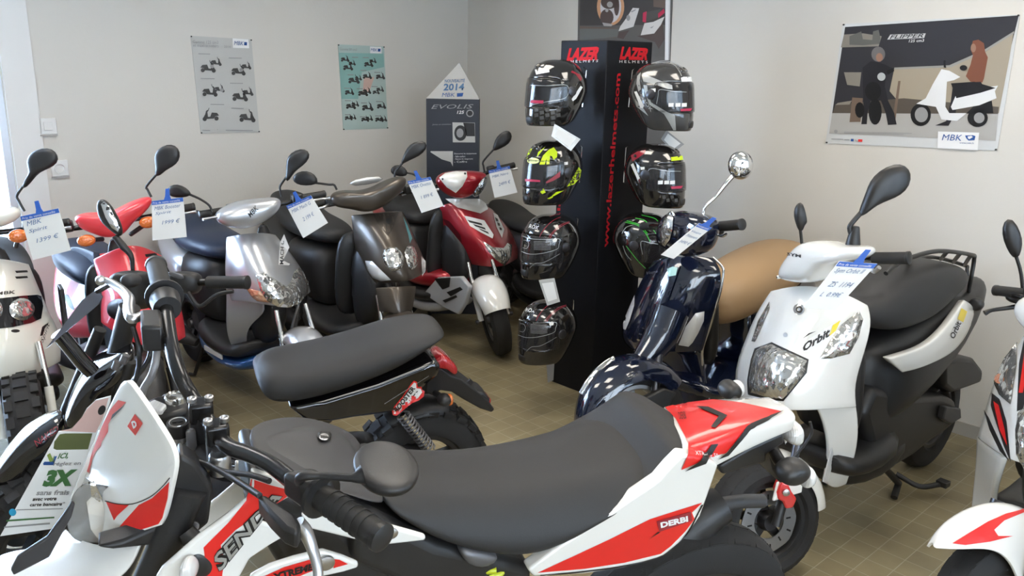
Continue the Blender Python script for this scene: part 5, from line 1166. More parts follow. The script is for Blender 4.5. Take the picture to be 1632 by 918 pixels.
rk = tubes('luggage_rack', [[R_((832, 600), .09), R_((870, 565), .09), R_((945, 525), .09), R_((1090, 490), .10), R_((1248, 508), .09), R_((1262, 530), .08), R_((1248, 620), .08), R_((1236, 690), .07)],
                            [R_((850, 600), -.09), R_((955, 545), -.09), R_((1060, 520), -.10), R_((1215, 560), -.09), R_((1228, 580), -.08), R_((1225, 650), -.07)],
                            [R_((1248, 508), .09), R_((1215, 560), -.09)], [R_((1195, 500), .095), R_((1160, 545), -.095)], [R_((1130, 494), .10), R_((1100, 530), -.10)], [R_((945, 525), .09), R_((955, 545), -.09)]], .0085, M_plastic, t, n=10)
tube('indicator_stalk', [R_((1215, 745), .08), R_((1250, 748), .12)], .012, M_plastic, t, smooth=0); pillow('rear_indicator', [f.w(*f.loc(R_((1272, 750), .14))) + (f.l * math.cos(a) * .03 + f.u * math.sin(a) * .028) for a in [2 * PI * i / 12 for i in range(12)]], -f.f, .03, .02, M_plastic, t)
pillow('tail_lamp', [f.w(-1.58, -.05, .70), f.w(-1.58, .05, .70), f.w(-1.59, .05, .74), f.w(-1.59, -.05, .74)], -f.f, .03, .01, M_rlens, t)
px_ = lambda x, y: (x, y)
ap = grid('front_apron', UG(f, px_, [
    [(1228, 463, -.38), (1256, 456, -.33), (1290, 453, -.30), (1340, 462, -.32), (1384, 486, -.38)],
    [(1203, 500, -.38), (1230, 495, -.28), (1268, 497, -.20), (1325, 505, -.25), (1392, 515, -.37)],
    [(1186, 545, -.37), (1210, 545, -.24), (1250, 548, -.13), (1310, 560, -.20), (1378, 565, -.36)],
    [(1168, 592, -.35), (1190, 600, -.20), (1232, 605, -.05), (1295, 610, -.14), (1362, 614, -.34)],
    [(1176, 640, -.33), (1198, 648, -.18), (1240, 655, -.05), (1300, 655, -.16), (1366, 650, -.36)]]), M_white, t, .03)
wg = grid('leg_shield_wing', UG(f, px_, [[(1296, 636, -.18), (1330, 640, -.28), (1364, 640, -.37)], [(1314, 672, -.28), (1342, 676, -.35), (1370, 678, -.40)], [(1324, 720, -.34), (1344, 722, -.39), (1366, 722, -.43)], [(1312, 768, -.37), (1330, 782, -.41), (1350, 772, -.45)]]), M_white, t, .02, 2)
vprism('shield_inner_strip', f, px_, [(1326, 712), (1332, 716), (1320, 772), (1312, 768)], .10, .004, M_clear, t, bev=.001)
mirrored(wg, f)
T = bvh(ap)
hl = decal('headlight', [kP(*p) for p in ((143, 172), (165, 158), (198, 150), (215, 160), (318, 207), (312, 245), (272, 300), (236, 340), (190, 336), (125, 318), (120, 275), (130, 210))], T, M_lens, t, off=.004, bulge=.02, step=3)
decal('black_rim', [kP(*p) for p in ((138, 165), (198, 143), (218, 153), (325, 203), (318, 250), (238, 348), (188, 344), (115, 325), (112, 275), (125, 205))], T, M_dark, t, off=.002, step=5)
for P in (((364, 200), (398, 140), (440, 80), (500, 34), (514, 62), (498, 125), (466, 183), (400, 200)), ((128, 140), (150, 70), (190, 2), (190, 25), (165, 85), (140, 142))):
    decal('indicator_lens', [kP(*p) for p in P], T, M_lens, t, off=.003, bulge=.010, step=3)
lb = decal('round_emblem', [kP(*p) for p in circ(292, 29, 19, 18)], T, M_chrome, t, off=.003)
decal('emblem_ring', [kP(*p) for p in circ(292, 29, 12, 14)], bvh(lb), M_dark, lb, off=.001); decal('emblem_mark', [kP(*p) for p in circ(292, 29, 6, 10)], bvh(lb), M_chrome, lb, off=.002)
decal('screw', [kP(*p) for p in circ(245, 118, 8, 12)], T, M_alu, t, off=.002)
decal('sticker_backing', [kP(*p) for p in ((304, 175), (302, 155), (330, 130), (400, 85), (440, 62), (430, 90), (400, 125), (325, 178))], T, M_wprint, t)
text('model_lettering', 'Orbit', kP(304, 150), kP(398, 92), kP(400, 120), kP(306, 178), T, M_dark, t, shear=.25, bold=.04, off=.002)
text('yellow_lettering', 'II', kP(398, 90), kP(436, 66), kP(428, 96), kP(396, 122), T, M_yprint, t, shear=.25, bold=.10, off=.0025)
decal('black_flash', [kP(*p) for p in ((302, 132), (330, 115), (352, 104), (325, 112))], T, M_dark, t)
cw = pillow('handlebar_cowl', [h.U(kO(*p), -.26) for p in ((328, 622), (345, 560), (400, 490), (438, 448), (490, 434), (560, 440), (620, 455), (700, 462), (738, 468), (745, 510), (700, 535), (610, 552), (545, 600), (510, 642), (440, 648), (370, 636))], h.f, .07, .09, M_white, t, sub=2)
text('brand_lettering', 'SYM', kO(345, 495), kO(420, 508), kO(425, 524), kO(350, 512), bvh(cw), M_dark, t, shear=.2, bold=.04)
yg = h.w(-.3, .3, 1.08).y
G0, G1 = aty(kO(770, 525), yg + .03), aty(kO(935, 524), yg - .04)
tube('handlebar', [h.w(-.30, .05, 1.08), G0, G0.lerp(G1, .8)], .011, M_bar, t, n=10, smooth=0); gripw('grip', G0, G1, .0185, t)
tube('brake_lever', [aty(kO(745, 560), yg), aty(kO(775, 590), yg - .03), aty(kO(800, 570), yg - .05)], .007, M_alu, t, n=8)
tube('lever_end', [aty(kO(300, 618), yg + .35), aty(kO(330, 615), yg + .35)], .006, M_chrome, t, smooth=0)
mh = mirror(t, yg + .08, [kO(*p) for p in ((693, 318), (712, 262), (735, 205), (752, 150), (800, 95), (875, 60), (928, 68), (957, 108), (950, 168), (905, 218), (840, 244), (780, 268), (735, 305), (708, 325))], [kO(*p) for p in ((712, 300), (662, 360), (656, 385), (664, 410))], thick=.028, stemr=.008)
lathe('mirror_boot', [(0, .024), (.06, .014), (.065, .012)], aty(kO(670, 470), yg + .08), (0, 0, 1), M_plastic, t, n=16)
mirror(t, yg + .38, [kO(*p) for p in ((381, 320), (386, 275), (405, 252), (426, 250), (440, 305), (450, 356), (432, 362), (426, 396), (406, 396), (394, 360))], [kO(*p) for p in ((414, 385), (420, 430), (424, 470))], thick=.02)
ty, rim = wheel(h, -.05, .20, .20, .058, t, rimm=M_plastic, disc=1, discR=.105, grooves=20, rimr=.135)
fd = fender('front_mudguard', h, -.05, .20, .235, .07, 88, 178, M_white, t, drop=.05, n=9)
for s in (-1, 1):
    lg = tube('fork_leg', [h.w(-.05, s * .075, .20), h.w(-.11, s * .075, .36)], .017, M_plastic, t, n=14, smooth=0); tube('fork_tube', [h.w(-.11, s * .075, .34), h.w(-.17, s * .05, .48)], .014, M_steel, lg, n=10, smooth=0)
prism('fork_guard', [h.w(u_, .10, z_) for u_, z_ in ((-.02, .30), (-.04, .36), (-.14, .37), (-.13, .31))], h.l * .012, M_white, t, bev=.004)
cal = prism('brake_caliper', [aty(kP(*p), h.w(-.1, .12, .2).y) for p in ((215, 668), (232, 628), (255, 640), (268, 668), (285, 690), (272, 722), (245, 725), (236, 700), (218, 692))], V((0, .05, 0)), M_red, t, bev=.006)
lathe('caliper_bolt', [(0, .012), (.008, .012), (.01, .006)], aty(kP(245, 664), h.w(-.1, .12, .2).y), (0, -1, 0), M_alu, cal, n=10)
tube('brake_hose', [aty(kP(*p), h.w(-.1, .12, .3).y) for p in ((330, 420), (335, 460), (310, 500), (270, 560), (255, 630))], .005, M_plastic, t, n=8)
tag('large white price card hanging from the grip of the rack-carrying white scooter', [kO(605, 540), kO(790, 552), kO(585, 778), kO(428, 765)], yg - .14, [('Sym Orbit II', .08, .14, .85, .12), ('ZS  1194', .2, .42, .85, .11), ('L  0.99€', .2, .64, .8, .10)])

# ------------------------------------------------------------------ white scooter at the right
kR = crop(1460, 320, 1.535)
f = frame_at((1725, 480), 1.05, -140); h = f.steer(-.28, .9, 26, -20)
t = root('scooter', 'white scooter with red and black flashes and a red-striped front mudguard', 'scooter', f)
rear_half(f, t, M_white, M_plastic, M_seat, .04, k=.62)
head_block(f, t)
ap = grid('front_apron', UG(f, kR, [
    [(262, 328, -.38), (290, 322, -.33), (330, 318, -.30), (390, 325, -.33), (450, 345, -.38)],
    [(225, 380, -.38), (262, 375, -.27), (320, 372, -.19), (400, 380, -.26), (470, 400, -.37)],
    [(188, 440, -.37), (225, 445, -.24), (290, 455, -.13), (390, 460, -.22), (470, 470, -.36)],
    [(168, 510, -.36), (205, 530, -.21), (270, 555, -.06), (380, 560, -.18), (460, 560, -.35)],
    [(148, 580, -.34), (185, 610, -.20), (250, 650, -.05), (370, 650, -.17), (450, 640, -.34)]]), M_white, t, .03)
wg = grid('leg_shield_wing', UG(f, kR, [[(147, 575, -.36), (170, 600, -.28), (210, 630, -.18)], [(145, 640, -.38), (165, 660, -.33), (190, 690, -.26)], [(138, 700, -.42), (160, 715, -.38), (185, 730, -.34)], [(132, 770, -.44), (160, 780, -.42), (190, 790, -.40)]]), M_white, t, .02, 2)
mirrored(wg, f)
T = bvh(ap)
decal('indicator_lens', [kR(*p) for p in ((189, 440), (215, 385), (247, 345), (247, 400), (232, 498), (205, 475))], T, M_lens, t, off=.003, bulge=.010, step=4)
decal('amber_bulb', [kR(*p) for p in circ(212, 438, 12, 12)], T, M_amber, t, off=.012)
decal('headlight', [kR(*p) for p in ((244, 560), (250, 520), (275, 500), (340, 520), (350, 600), (320, 650), (265, 660), (246, 620))], T, M_lens, t, off=.003, bulge=.016, step=4)
decal('black_flash', [kR(*p) for p in ((165, 510), (178, 530), (228, 638), (205, 612), (180, 560))], T, M_dark, t)
decal('black_flash', [kR(*p) for p in ((186, 470), (205, 485), (222, 540), (232, 640), (215, 600), (195, 540), (183, 500))], T, M_dark, t, off=.001)
decal('red_flash', [kR(*p) for p in ((190, 490), (203, 500), (218, 560), (224, 600), (205, 560))], T, M_rprint, t, off=.0016)
decal('black_flash', [kR(*p) for p in ((252, 400), (262, 350), (268, 330), (300, 330), (290, 400), (262, 510), (247, 515))], T, M_dark, t, off=.001)
decal('red_flash', [kR(*p) for p in ((252, 470), (262, 400), (268, 350), (280, 340), (275, 400), (262, 470))], T, M_rprint, t, off=.0016)
cw = pillow('handlebar_cowl', [h.w(-.24, v, z) for v, z in ((-.15, 1.02), (-.10, 1.08), (.10, 1.08), (.15, 1.02), (.11, .96), (0, .92), (-.11, .96))], h.f, .06, .08, M_white, t, sub=2)
handlebar(h, t, -.31, 1.05, .27, levers=False)
ym = h.w(-.3, -.26, 1.05).y
tube('clutch_lever', [aty(kR(*p), ym) for p in ((168, 275), (185, 268), (225, 262), (262, 256))], [.009, .006, .007, .009], M_plastic, t, n=10)
pillow('brake_reservoir', [aty(kR(*p), ym) for p in ((218, 238), (232, 226), (262, 222), (285, 230), (285, 250), (255, 254), (230, 250))], (0, -1, .1), .03, .03, M_plastic, t)
mirror(t, ym, [kR(*p) for p in ((209, 80), (214, 48), (234, 38), (254, 76), (259, 108), (250, 140), (238, 143), (222, 118))], [kR(*p) for p in ((242, 130), (256, 175), (262, 230))], thick=.02)
ty, rim = wheel(h, .03, .195, .20, .05, t, rimm=M_plastic, disc=1, grooves=22)
rg = [(42, 834), (66, 785), (118, 745), (190, 716), (262, 720), (340, 755)]; md = [(40, 845), (78, 822), (132, 798), (195, 782), (255, 800), (312, 870)]; nr = [(50, 850), (100, 854), (160, 850), (205, 856), (240, 890), (262, 960)]
G_ = []
for i, (a, b, c) in enumerate(zip(rg, md, nr)):
    q = (.25, .6, .9, 1, 1, 1)[i]
    A3, B3, C3 = [h.loc(h.Vp(kR(*p), v * q)) for p, v in ((a, 0), (b, .045), (c, .075))]
    G_.append([h.w(A3[0] * .5 + C3[0] * .5, -.075 * q, C3[2] - .01), h.w(A3[0] * .5 + B3[0] * .5, -.045 * q, B3[2] - .005), h.w(*A3), h.w(*B3), h.w(*C3)])
fd = grid('front_mudguard', G_, M_white, t, .008, 2)
TF = bvh(fd)
decal('red_flash', [kR(*p) for p in ((88, 838), (130, 812), (175, 785), (220, 765), (264, 754), (264, 762), (215, 782), (190, 805), (200, 820), (236, 820), (180, 834), (120, 842))], TF, M_rprint, t, off=.002)
for s in (-1, 1): tube('fork_leg', [h.w(0, s * .085, .24), h.w(-.10, s * .08, .46)], .019, M_steel, t, n=12, smooth=0)

# ------------------------------------------------------------------ naked black scooter in the second row
kB2 = crop(380, 480, 3.824)
f = Fr.make(-1.448, 2.385, 203, 8); h = f.steer(-.28, .9, 26, 30)
t = root('naked_scooter', 'naked black scooter with a long seat, knobbly tyres and red tail lamp', 'scooter', f, -.6)
V_ = lambda K, P, v: [f.Vp(K(*p), v) for p in P]
side_shell('saddle', f, kB2, [((120, 330), (100, 470), .05, .07), ((170, 268), (150, 590), .10, .12), ((300, 240), (215, 648), .12, .135), ((500, 200), (400, 625), .12, .14), ((650, 160), (600, 570), .12, .14), ((800, 110), (800, 500), .12, .14), ((950, 70), (980, 420), .12, .13), ((1080, 56), (1110, 330), .11, .12), ((1165, 62), (1190, 270), .09, .10), ((1205, 120), (1212, 230), .05, .06)], .12, .14, M_seat, t, crown=.004)
bd = vprism('body_shell', f, kB2, [(300, 650), (520, 600), (700, 545), (850, 500), (1000, 440), (1100, 400), (1190, 360), (1245, 390), (1230, 460), (1150, 520), (1080, 590), (1000, 680), (850, 700), (700, 720), (560, 745), (420, 740)], .095, .19, M_dblack, t, bev=.022)
T = bvh(bd)
decal('red_sticker_edge', [kB2(*p) for p in ((936, 672), (950, 640), (1000, 580), (1050, 505), (1070, 484), (1088, 492), (1092, 522), (1115, 520), (1120, 540), (1135, 548), (1130, 580), (1100, 605), (1060, 620), (1010, 660), (965, 698), (942, 694))], T, M_rprint, t, step=5)
decal('white_sticker', [kB2(*p) for p in ((943, 670), (960, 640), (1010, 580), (1055, 512), (1070, 494), (1082, 500), (1084, 530), (1110, 532), (1120, 556), (1095, 590), (1050, 612), (1005, 650), (965, 688), (948, 686))], T, M_wprint, t, off=.0014, step=5)
text('model_lettering', 'BOOSTER', kB2(946, 655), kB2(1056, 512), kB2(1080, 530), kB2(966, 684), T, M_dark, t, bold=.04, off=.002, step=5)
text('model_lettering', 'NAKED', kB2(1010, 640), kB2(1090, 540), kB2(1112, 552), kB2(1030, 656), T, M_dark, t, bold=.05, off=.002, step=5)
strip(kB2, 'white_pinstripe', [(890, 625), (1000, 555), (1160, 455)], .6, T, M_sil, t)
tl = pillow('tail_lamp', V_(kB2, ((1172, 352), (1215, 322), (1240, 308), (1290, 345), (1332, 392), (1335, 425), (1318, 452), (1262, 405), (1240, 398), (1180, 395)), .04), f.l, .03, .10, M_rlens, t, sub=2)
vprism('number_plate_hanger', f, kB2, [(1150, 450), (1240, 408), (1300, 455), (1360, 475), (1450, 545), (1530, 615), (1563, 662), (1545, 680), (1470, 655), (1370, 600), (1300, 555), (1230, 545), (1190, 580), (1140, 560)], .05, .10, M_plastic, t, bev=.006)
vprism('plate_lamp', f, kB2, [(1395, 560), (1440, 548), (1500, 560), (1538, 600), (1530, 628), (1450, 615)], .045, .09, M_plastic, t, bev=.008)
vprism('rear_reflector', f, kB2, [(1520, 600), (1540, 598), (1538, 625), (1526, 628)], .03, .06, M_rlens, t, bev=.003)
vprism('bracket', f, kB2, [(1378, 505), (1415, 478), (1400, 458), (1432, 492), (1412, 525)], .03, .01, M_steel, t, bev=.002)
c = f.Vp(kB2(1252, 598), .12); tube('indicator_stalk', [f.Vp(kB2(1200, 560), .05), c], .012, M_plastic, t, smooth=0)
pi_ = pillow('rear_indicator', [c + f.f * math.cos(a) * .024 + f.u * math.sin(a) * .022 for a in [2 * PI * i / 14 for i in range(14)]], f.l, .03, .02, M_plastic, t)
pillow('indicator_lens', [f.Vp(kB2(1285, 600), .10) + f.l * math.cos(a) * .022 + f.u * math.sin(a) * .022 for a in [2 * PI * i / 14 for i in range(14)]], -f.f, .012, .01, M_amber, pi_)
wheel(f, -1.2, .245, .245, .068, t, rimm=M_plastic, knobs=26)
fender('rear_hugger', f, -1.2, .245, .275, .07, 60, 110, M_plastic, t, drop=.03, n=6)
A0, A1 = f.Vp(kB2(1000, 690), .10), f.Vp(kB2(1165, 900), .10)
hx = []; ax = (A1 - A0); n1 = f.l; n2 = ax.cross(n1).normalized()
for i in range(120): a = i / 120; hx.append(A0 + ax * a + n1 * math.cos(a * 2 * PI * 12) * .022 + n2 * math.sin(a * 2 * PI * 12) * .022)
sk = tube('shock_absorber', [A0, A1], .010, M_chrome, t, smooth=0); tube('coil_spring', hx, .0035, M_gun, sk, n=6, smooth=0)
sloft('engine_case', f, [(-.80, .32, .06, .08), (-.88, .32, .11, .13), (-1.05, .30, .11, .12), (-1.25, .27, .07, .08)], M_steel, t, v=.04)
sloft('frame_cradle', f, [(-.30, .62, .03, .06), (-.38, .50, .05, .08), (-.50, .38, .07, .06), (-.70, .34, .09, .05), (-.85, .42, .09, .10)], M_dblack, t)
sloft('footrest', f, [(-.42, .30, .16, .02, 3), (-.50, .27, .18, .025, 3), (-.70, .27, .18, .025, 3), (-.78, .29, .16, .02, 3)], M_plastic, t)
tube('frame_tube', [f.w(-.75, .08, .55), f.w(-.70, .09, .42), f.w(-.78, .09, .34)], .014, M_dblack, t)
tube('side_stand', [f.w(-.72, .10, .28), f.w(-.66, .17, .03)], .010, M_plastic, t, smooth=0)
# front end
pillow('front_fairing', V_(k2a, ((300, 862), (322, 770), (365, 668), (425, 585), (520, 530), (600, 478), (655, 462), (668, 510), (625, 590), (560, 612), (500, 650), (435, 720), (392, 800), (330, 868)), .05), f.l, .06, .14, M_dblack, t, sub=2)
tubes('fairing_vents', [[f.Vp(k2a(560, 575), .125), f.Vp(k2a(575, 540), .125)], [f.Vp(k2a(598, 545), .125), f.Vp(k2a(615, 508), .125)]], .011, M_gun, t, n=12)
tube('frame_loop', V_(k2a, ((285, 400), (340, 465), (400, 540), (450, 590)), .10), .022, M_dblack, t, n=16)
pillow('front_mudguard', V_(crop(0, 600, 2.886), ((-40, 450), (0, 385), (60, 310), (110, 258), (200, 200), (300, 165), (312, 215), (270, 275), (190, 320), (140, 400), (90, 480), (20, 545), (-50, 570)), .02), f.l, .06, .10, M_dblack, t, sub=2)
text('red_lettering', 'NAKED', crop(0, 600, 2.886)(150, 300), crop(0, 600, 2.886)(262, 225), crop(0, 600, 2.886)(270, 250), crop(0, 600, 2.886)(170, 322), bvh([o for o in t.children if o.name.startswith('front_mudguard')]), M_dred, t, shear=.3, step=6)
wheel(h, 0.02, .245, .245, .068, t, rimm=M_plastic, knobs=26, disc=-1)
for s in (-1, 1): tube('fork_leg', [h.w(0.02, s * .105, .245), h.w(-.14, s * .10, .62), h.w(-.24, s * .09, .86)], .019, M_plastic, t, n=12, smooth=0)
tube('steering_stem', [h.w(-.20, 0, .66), h.w(-.29, 0, .98)], .03, M_plastic, t, n=14, smooth=0)
k6 = crop(100, 380, 6.555); yB = 2.48
pillow('headlamp_housing', [aty(k6(*p), yB) for p in ((525, 440), (560, 370), (650, 335), (770, 330), (870, 338), (925, 400), (930, 560), (900, 700), (820, 750), (740, 745), (700, 640), (640, 560), (560, 500))], (-.1, -1, .3), .07, .10, M_plastic, t, sub=2)
pillow('round_cap', [aty(k6(*p), yB - .05) for p in circ(720, 440, 92, 18, 80)], (-.1, -1, .2), .035, .03, M_plastic2, t)
pillow('control_cluster', [aty(k6(*p), yB - .02) for p in ((1085, 380), (1130, 345), (1290, 340), (1400, 350), (1460, 420), (1440, 560), (1360, 600), (1200, 560), (1110, 500))], (0, -1, .2), .04, .05, M_plastic, t)
pillow('reservoir_lid', [aty(k6(*p), yB - .07) for p in ((1090, 345), (1160, 345), (1270, 385), (1275, 425), (1200, 425), (1110, 385))], (0, -1, .6), .008, .008, M_gun, t)
zB = 1.05
B0, B1, B2 = aty((232, 455), yB), aty((318, 450), yB - .03), aty((391, 450), yB - .06)
tube('handlebar', [aty((205, 470), yB + .05), B0, B1, B2], .011, M_bar, t, n=10, smooth=0); gripw('grip', aty((332, 450), yB - .035), B2, .019, t)
tube('brake_lever', [aty((300, 466), yB - .06), aty((318, 488), yB - .08), aty((345, 470), yB - .08), aty((372, 464), yB - .08)], .006, M_plastic, t, n=8)
mo = [aty(k1a(*p), yB) for p in ((468, 455), (476, 428), (492, 418), (512, 422), (540, 450), (568, 500), (592, 550), (600, 590), (588, 608), (562, 592), (520, 560), (482, 520))]
mr = pillow('mirror', mo, (.15, -1, .1), .016, .03, M_plastic, t)
tube('mirror_stem', [aty(k1a(*p), yB) for p in ((560, 600), (600, 650), (640, 700), (648, 780))], [.010, .012, .008, .006], M_plastic, mr, n=8)
decal('mirror_glass', [k1a(*p) for p in ((492, 445), (508, 432), (535, 460), (562, 510), (582, 560), (575, 580), (545, 560), (515, 510))], bvh(mr), M_mirror, mr, off=.001)

# ------------------------------------------------------------------ motocross styled motorcycle in the foreground
D = Fr.make(0, 0, 204, 10); a_ = aty((345, 668), 1.25); zc = a_.z / D.u.z; D = Fr(a_ - D.u * zc, D.f, D.l, D.u)
D.o.z = 0
k7 = crop(180, 560, 2.563); k8 = crop(640, 600, 2.4); kM = crop(0, 600, 2.886)
f = D
t = root('motorcycle', 'white and red motocross-style motorcycle with a long black seat', 'motorcycle', D, -.5)
sh_ = side_shell('seat', D, px_, [((562, 702), (608, 806), .06, .095), ((600, 706), (650, 838), .07, .11), ((645, 709), (700, 868), .08, .12), ((700, 711), (752, 886), .085, .13), ((770, 705), (806, 897), .095, .14), ((848, 688), (868, 896), .10, .145), ((932, 668), (950, 845), .105, .145), ((1000, 650), (1032, 785), .105, .14), ((1045, 642), (1076, 735), .10, .13), ((1062, 646), (1090, 705), .09, .12)], .1, .14, M_seat, t, crown=.006)
tk = side_shell('tank_cover', D, px_, [((392, 698), (404, 716), .025, .035), ((425, 683), (455, 745), .055, .075), ((470, 673), (528, 778), .08, .11), ((515, 676), (585, 800), .088, .115), ((545, 688), (612, 806), .085, .11), ((553, 696), (622, 800), .07, .09)], .1, .13, M_plastic2, t, crown=.010)
TK = bvh(tk)
lk = decal('fuel_lock', [k7(*p) for p in circ(862, 350, 29, 20, 22)], TK, M_plastic, t, off=.004, bulge=.004); decal('keyhole', [k7(*p) for p in circ(862, 350, 18, 16, 14)], bvh(lk), M_alu, lk, off=.001)
decal('key_slot', [k7(*p) for p in ((846, 345), (880, 350), (880, 356), (848, 352))], bvh(lk), M_dark, lk, off=.0024)
# tail
tg = lambda r: [D.Vp(k8(x, y), v) for x, y, v in r]
tail = grid('tail_cowl', [tg([(1003, 118, -.115), (1100, 100, -.11), (1190, 88, -.10), (1300, 84, -.08), (1405, 80, -.06)]),
                          tg([(1035, 165, 0), (1130, 140, 0), (1230, 120, 0), (1350, 108, 0), (1462, 106, 0)]),
                          tg([(1078, 250, .105), (1180, 222, .10), (1280, 186, .09), (1400, 155, .075), (1508, 142, .055)]),
                          tg([(1082, 300, .125), (1165, 290, .12), (1260, 255, .11), (1370, 210, .09), (1505, 172, .065)]),
                          tg([(1050, 380, .13), (1140, 372, .125), (1215, 335, .115), (1340, 268, .095), (1492, 204, .065)])], M_white, t, .016, 2)
wing = vprism('side_panel', D, k8, [(484, 742), (600, 655), (800, 525), (985, 398), (1030, 345), (1075, 300), (1160, 310), (1214, 338), (1172, 460), (1145, 535), (1085, 622), (1000, 692), (850, 735), (700, 758), (505, 768)], .142, .03, M_white, t, bev=.006)
fw_ = mirrored(wing, D); fw_.data.transform(Matrix.Translation(D.l * .075 - D.u * .10))
tf = tg([(1003, 118, -.115), (1100, 100, -.11), (1190, 88, -.10), (1300, 84, -.08), (1405, 80, -.06)])
grid('tail_cowl_far_side', [tf, [p - D.u * .04 + D.l * .004 for p in tf], [p - D.u * .09 + D.l * .01 for p in tf]], M_white, t, .012, 1, toward=D.w(-1, -3, 1))
T = bvh([tail, wing])
decal('red_graphic', [k8(*p) for p in ((1008, 120), (1060, 106), (1190, 90), (1300, 102), (1455, 136), (1372, 170), (1318, 195), (1275, 250), (1238, 292), (1205, 300), (1140, 325), (1068, 356), (1095, 296), (1096, 255), (1050, 165))], T, M_rprint, t, step=4, off=.0022)
for P in (((1128, 120), (1172, 122), (1246, 155), (1200, 202), (1182, 198), (1214, 158), (1150, 130)), ((1320, 190), (1375, 166), (1462, 134), (1385, 178), (1330, 204), (1285, 255), (1245, 300), (1205, 315), (1240, 288)), ((1180, 262), (1206, 258), (1160, 330), (1078, 360), (1140, 318))):
    decal('black_graphic', [k8(*p) for p in P], T, M_dark, t, off=.0050, step=4)
text('small_lettering', 'DERBI', k8(1058, 142), k8(1084, 138), k8(1090, 166), k8(1064, 168), T, M_dark, t, off=.0036)
text('small_lettering', 'XTREME 50', k8(1120, 290), k8(1205, 292), k8(1208, 308), k8(1122, 304), T, M_wprint, t, off=.0040)
decal('red_graphic', [k8(*p) for p in ((520, 750), (650, 690), (800, 620), (950, 545), (1060, 510), (1150, 482), (1110, 520), (1120, 545), (1085, 592), (1030, 648), (990, 678), (850, 712), (700, 735))], T, M_rprint, t, step=6)
strip(k8, 'black_pinstripe', [(530, 760), (700, 745), (860, 722), (1000, 684), (1088, 604), (1150, 490)], 2.2, T, M_dark, t)
decal('name_plate', [k8(*p) for p in ((974, 552), (1105, 515), (1110, 550), (985, 592))], T, M_dred, t, off=.0022)
text('brand_lettering', 'DERBI', k8(987, 556), k8(1092, 530), k8(1094, 552), k8(990, 577), T, M_wprint, t, bold=.05, off=.003)
decal('black_graphic', [k8(*p) for p in ((945, 622), (980, 592), (988, 594), (955, 615))], T, M_dark, t, off=.0022)
pillow('tail_lamp', [D.Vp(k8(*p), .03) for p in ((1478, 190), (1505, 168), (1522, 175), (1520, 235), (1500, 255), (1462, 248), (1455, 215))], D.l, .03, .09, M_clear, t)
vprism('rear_mudguard', D, k8, [(1215, 345), (1330, 275), (1462, 215), (1470, 255), (1400, 300), (1395, 330), (1230, 380)], .06, .12, M_plastic, t, bev=.008)
vprism('number_plate_hanger', D, kP, [(190, 520), (225, 510), (255, 560), (262, 620), (230, 640), (205, 590)], .05, .10, M_plastic, t, bev=.008)
c = D.Vp(kP(268, 592), .13); tube('indicator_stalk', [D.Vp(kP(205, 530), .05), D.Vp(kP(225, 560), .09), c], [.012, .013, .016], M_plastic, t, n=12)
ri = pillow('rear_indicator', [c + D.f * math.cos(a) * .040 + D.u * math.sin(a) * .028 for a in [2 * PI * i / 16 for i in range(16)]], D.l, .03, .03, M_plastic, t)
pillow('indicator_lens', [D.Vp(kP(318, 612), .13) + D.l * math.cos(a) * .024 + D.u * math.sin(a) * .026 for a in [2 * PI * i / 14 for i in range(14)]], -D.f, .014, .012, M_clear, ri)
c = D.Vp((1163, 622), -.16); ri = pillow('rear_indicator', [c + D.f * math.cos(a) * .026 + D.u * math.sin(a) * .024 for a in [2 * PI * i / 16 for i in range(16)]], D.l, .03, .03, M_plastic, t)
tube('indicator_stalk', [c, D.w(D.loc(c)[0] + .02, -.05, D.loc(c)[2] - .03)], .010, M_plastic, ri, smooth=0)
pillow('indicator_lens', [c - D.f * .022 + D.l * math.cos(a) * .024 + D.u * math.sin(a) * .024 for a in [2 * PI * i / 14 for i in range(14)]], -D.f, .012, .012, M_clear, ri)
wheel(D, -1.03, .325, .325, .062, t, rimm=M_plastic, grooves=26, rimr=.225, disc=-1)
tube('exhaust_silencer', [D.Vp(k8(*p), -.02) for p in ((960, 700), (1060, 620), (1150, 535), (1222, 490))], [.045, .052, .052, .044], M_plastic, t, n=24)
tube('exhaust_tip', [D.Vp(k8(*p), -.02) for p in ((1215, 492), (1300, 478), (1380, 476))], [.018, .017, .017], M_plastic2, t, n=16)
# frame, engine and swing arm
vprism('main_frame', D, k7, [(560, 520), (700, 560), (880, 640), (1000, 775), (1333, 850), (1340, 960), (1000, 960), (700, 930), (560, 700)], .085, .17, M_plastic, t, bev=.02)
vprism('air_box', D, px_, [(560, 800), (700, 870), (850, 905), (850, 960), (700, 960), (560, 900)], .11, .22, M_plastic, t, bev=.02)
sloft('engine_case', D, [(-.15, .42, .08, .10), (-.28, .40, .13, .15), (-.50, .40, .13, .14), (-.62, .40, .08, .08)], M_steel, t)
tube('swing_arm', [D.w(-.55, .09, .38), D.w(-1.03, .09, .325)], .028, M_alu, t, smooth=0); tube('swing_arm', [D.w(-.55, -.09, .38), D.w(-1.03, -.09, .325)], .028, M_alu, t, smooth=0)
pillow('coolant_reservoir', [D.Vp(k8(*p), .11) for p in ((215, 642), (300, 650), (372, 668), (360, 700), (300, 722), (240, 705), (218, 670))], D.l, .02, .05, M_gun, t)
A0, A1 = D.Vp(k8(340, 700), .08), D.Vp(k8(330, 820), .08); ax = A1 - A0; n1 = D.l; n2 = ax.cross(n1).normalized(); hx = [A0 + ax * (i / 60) + (n1 * math.cos(i * .6) + n2 * math.sin(i * .6)) * .030 for i in range(61)]
sk = tube('shock_absorber', [A0, A1], .016, M_steel, t, smooth=0); tube('coil_spring', hx, .007, M_yspring, sk, n=8, smooth=0)
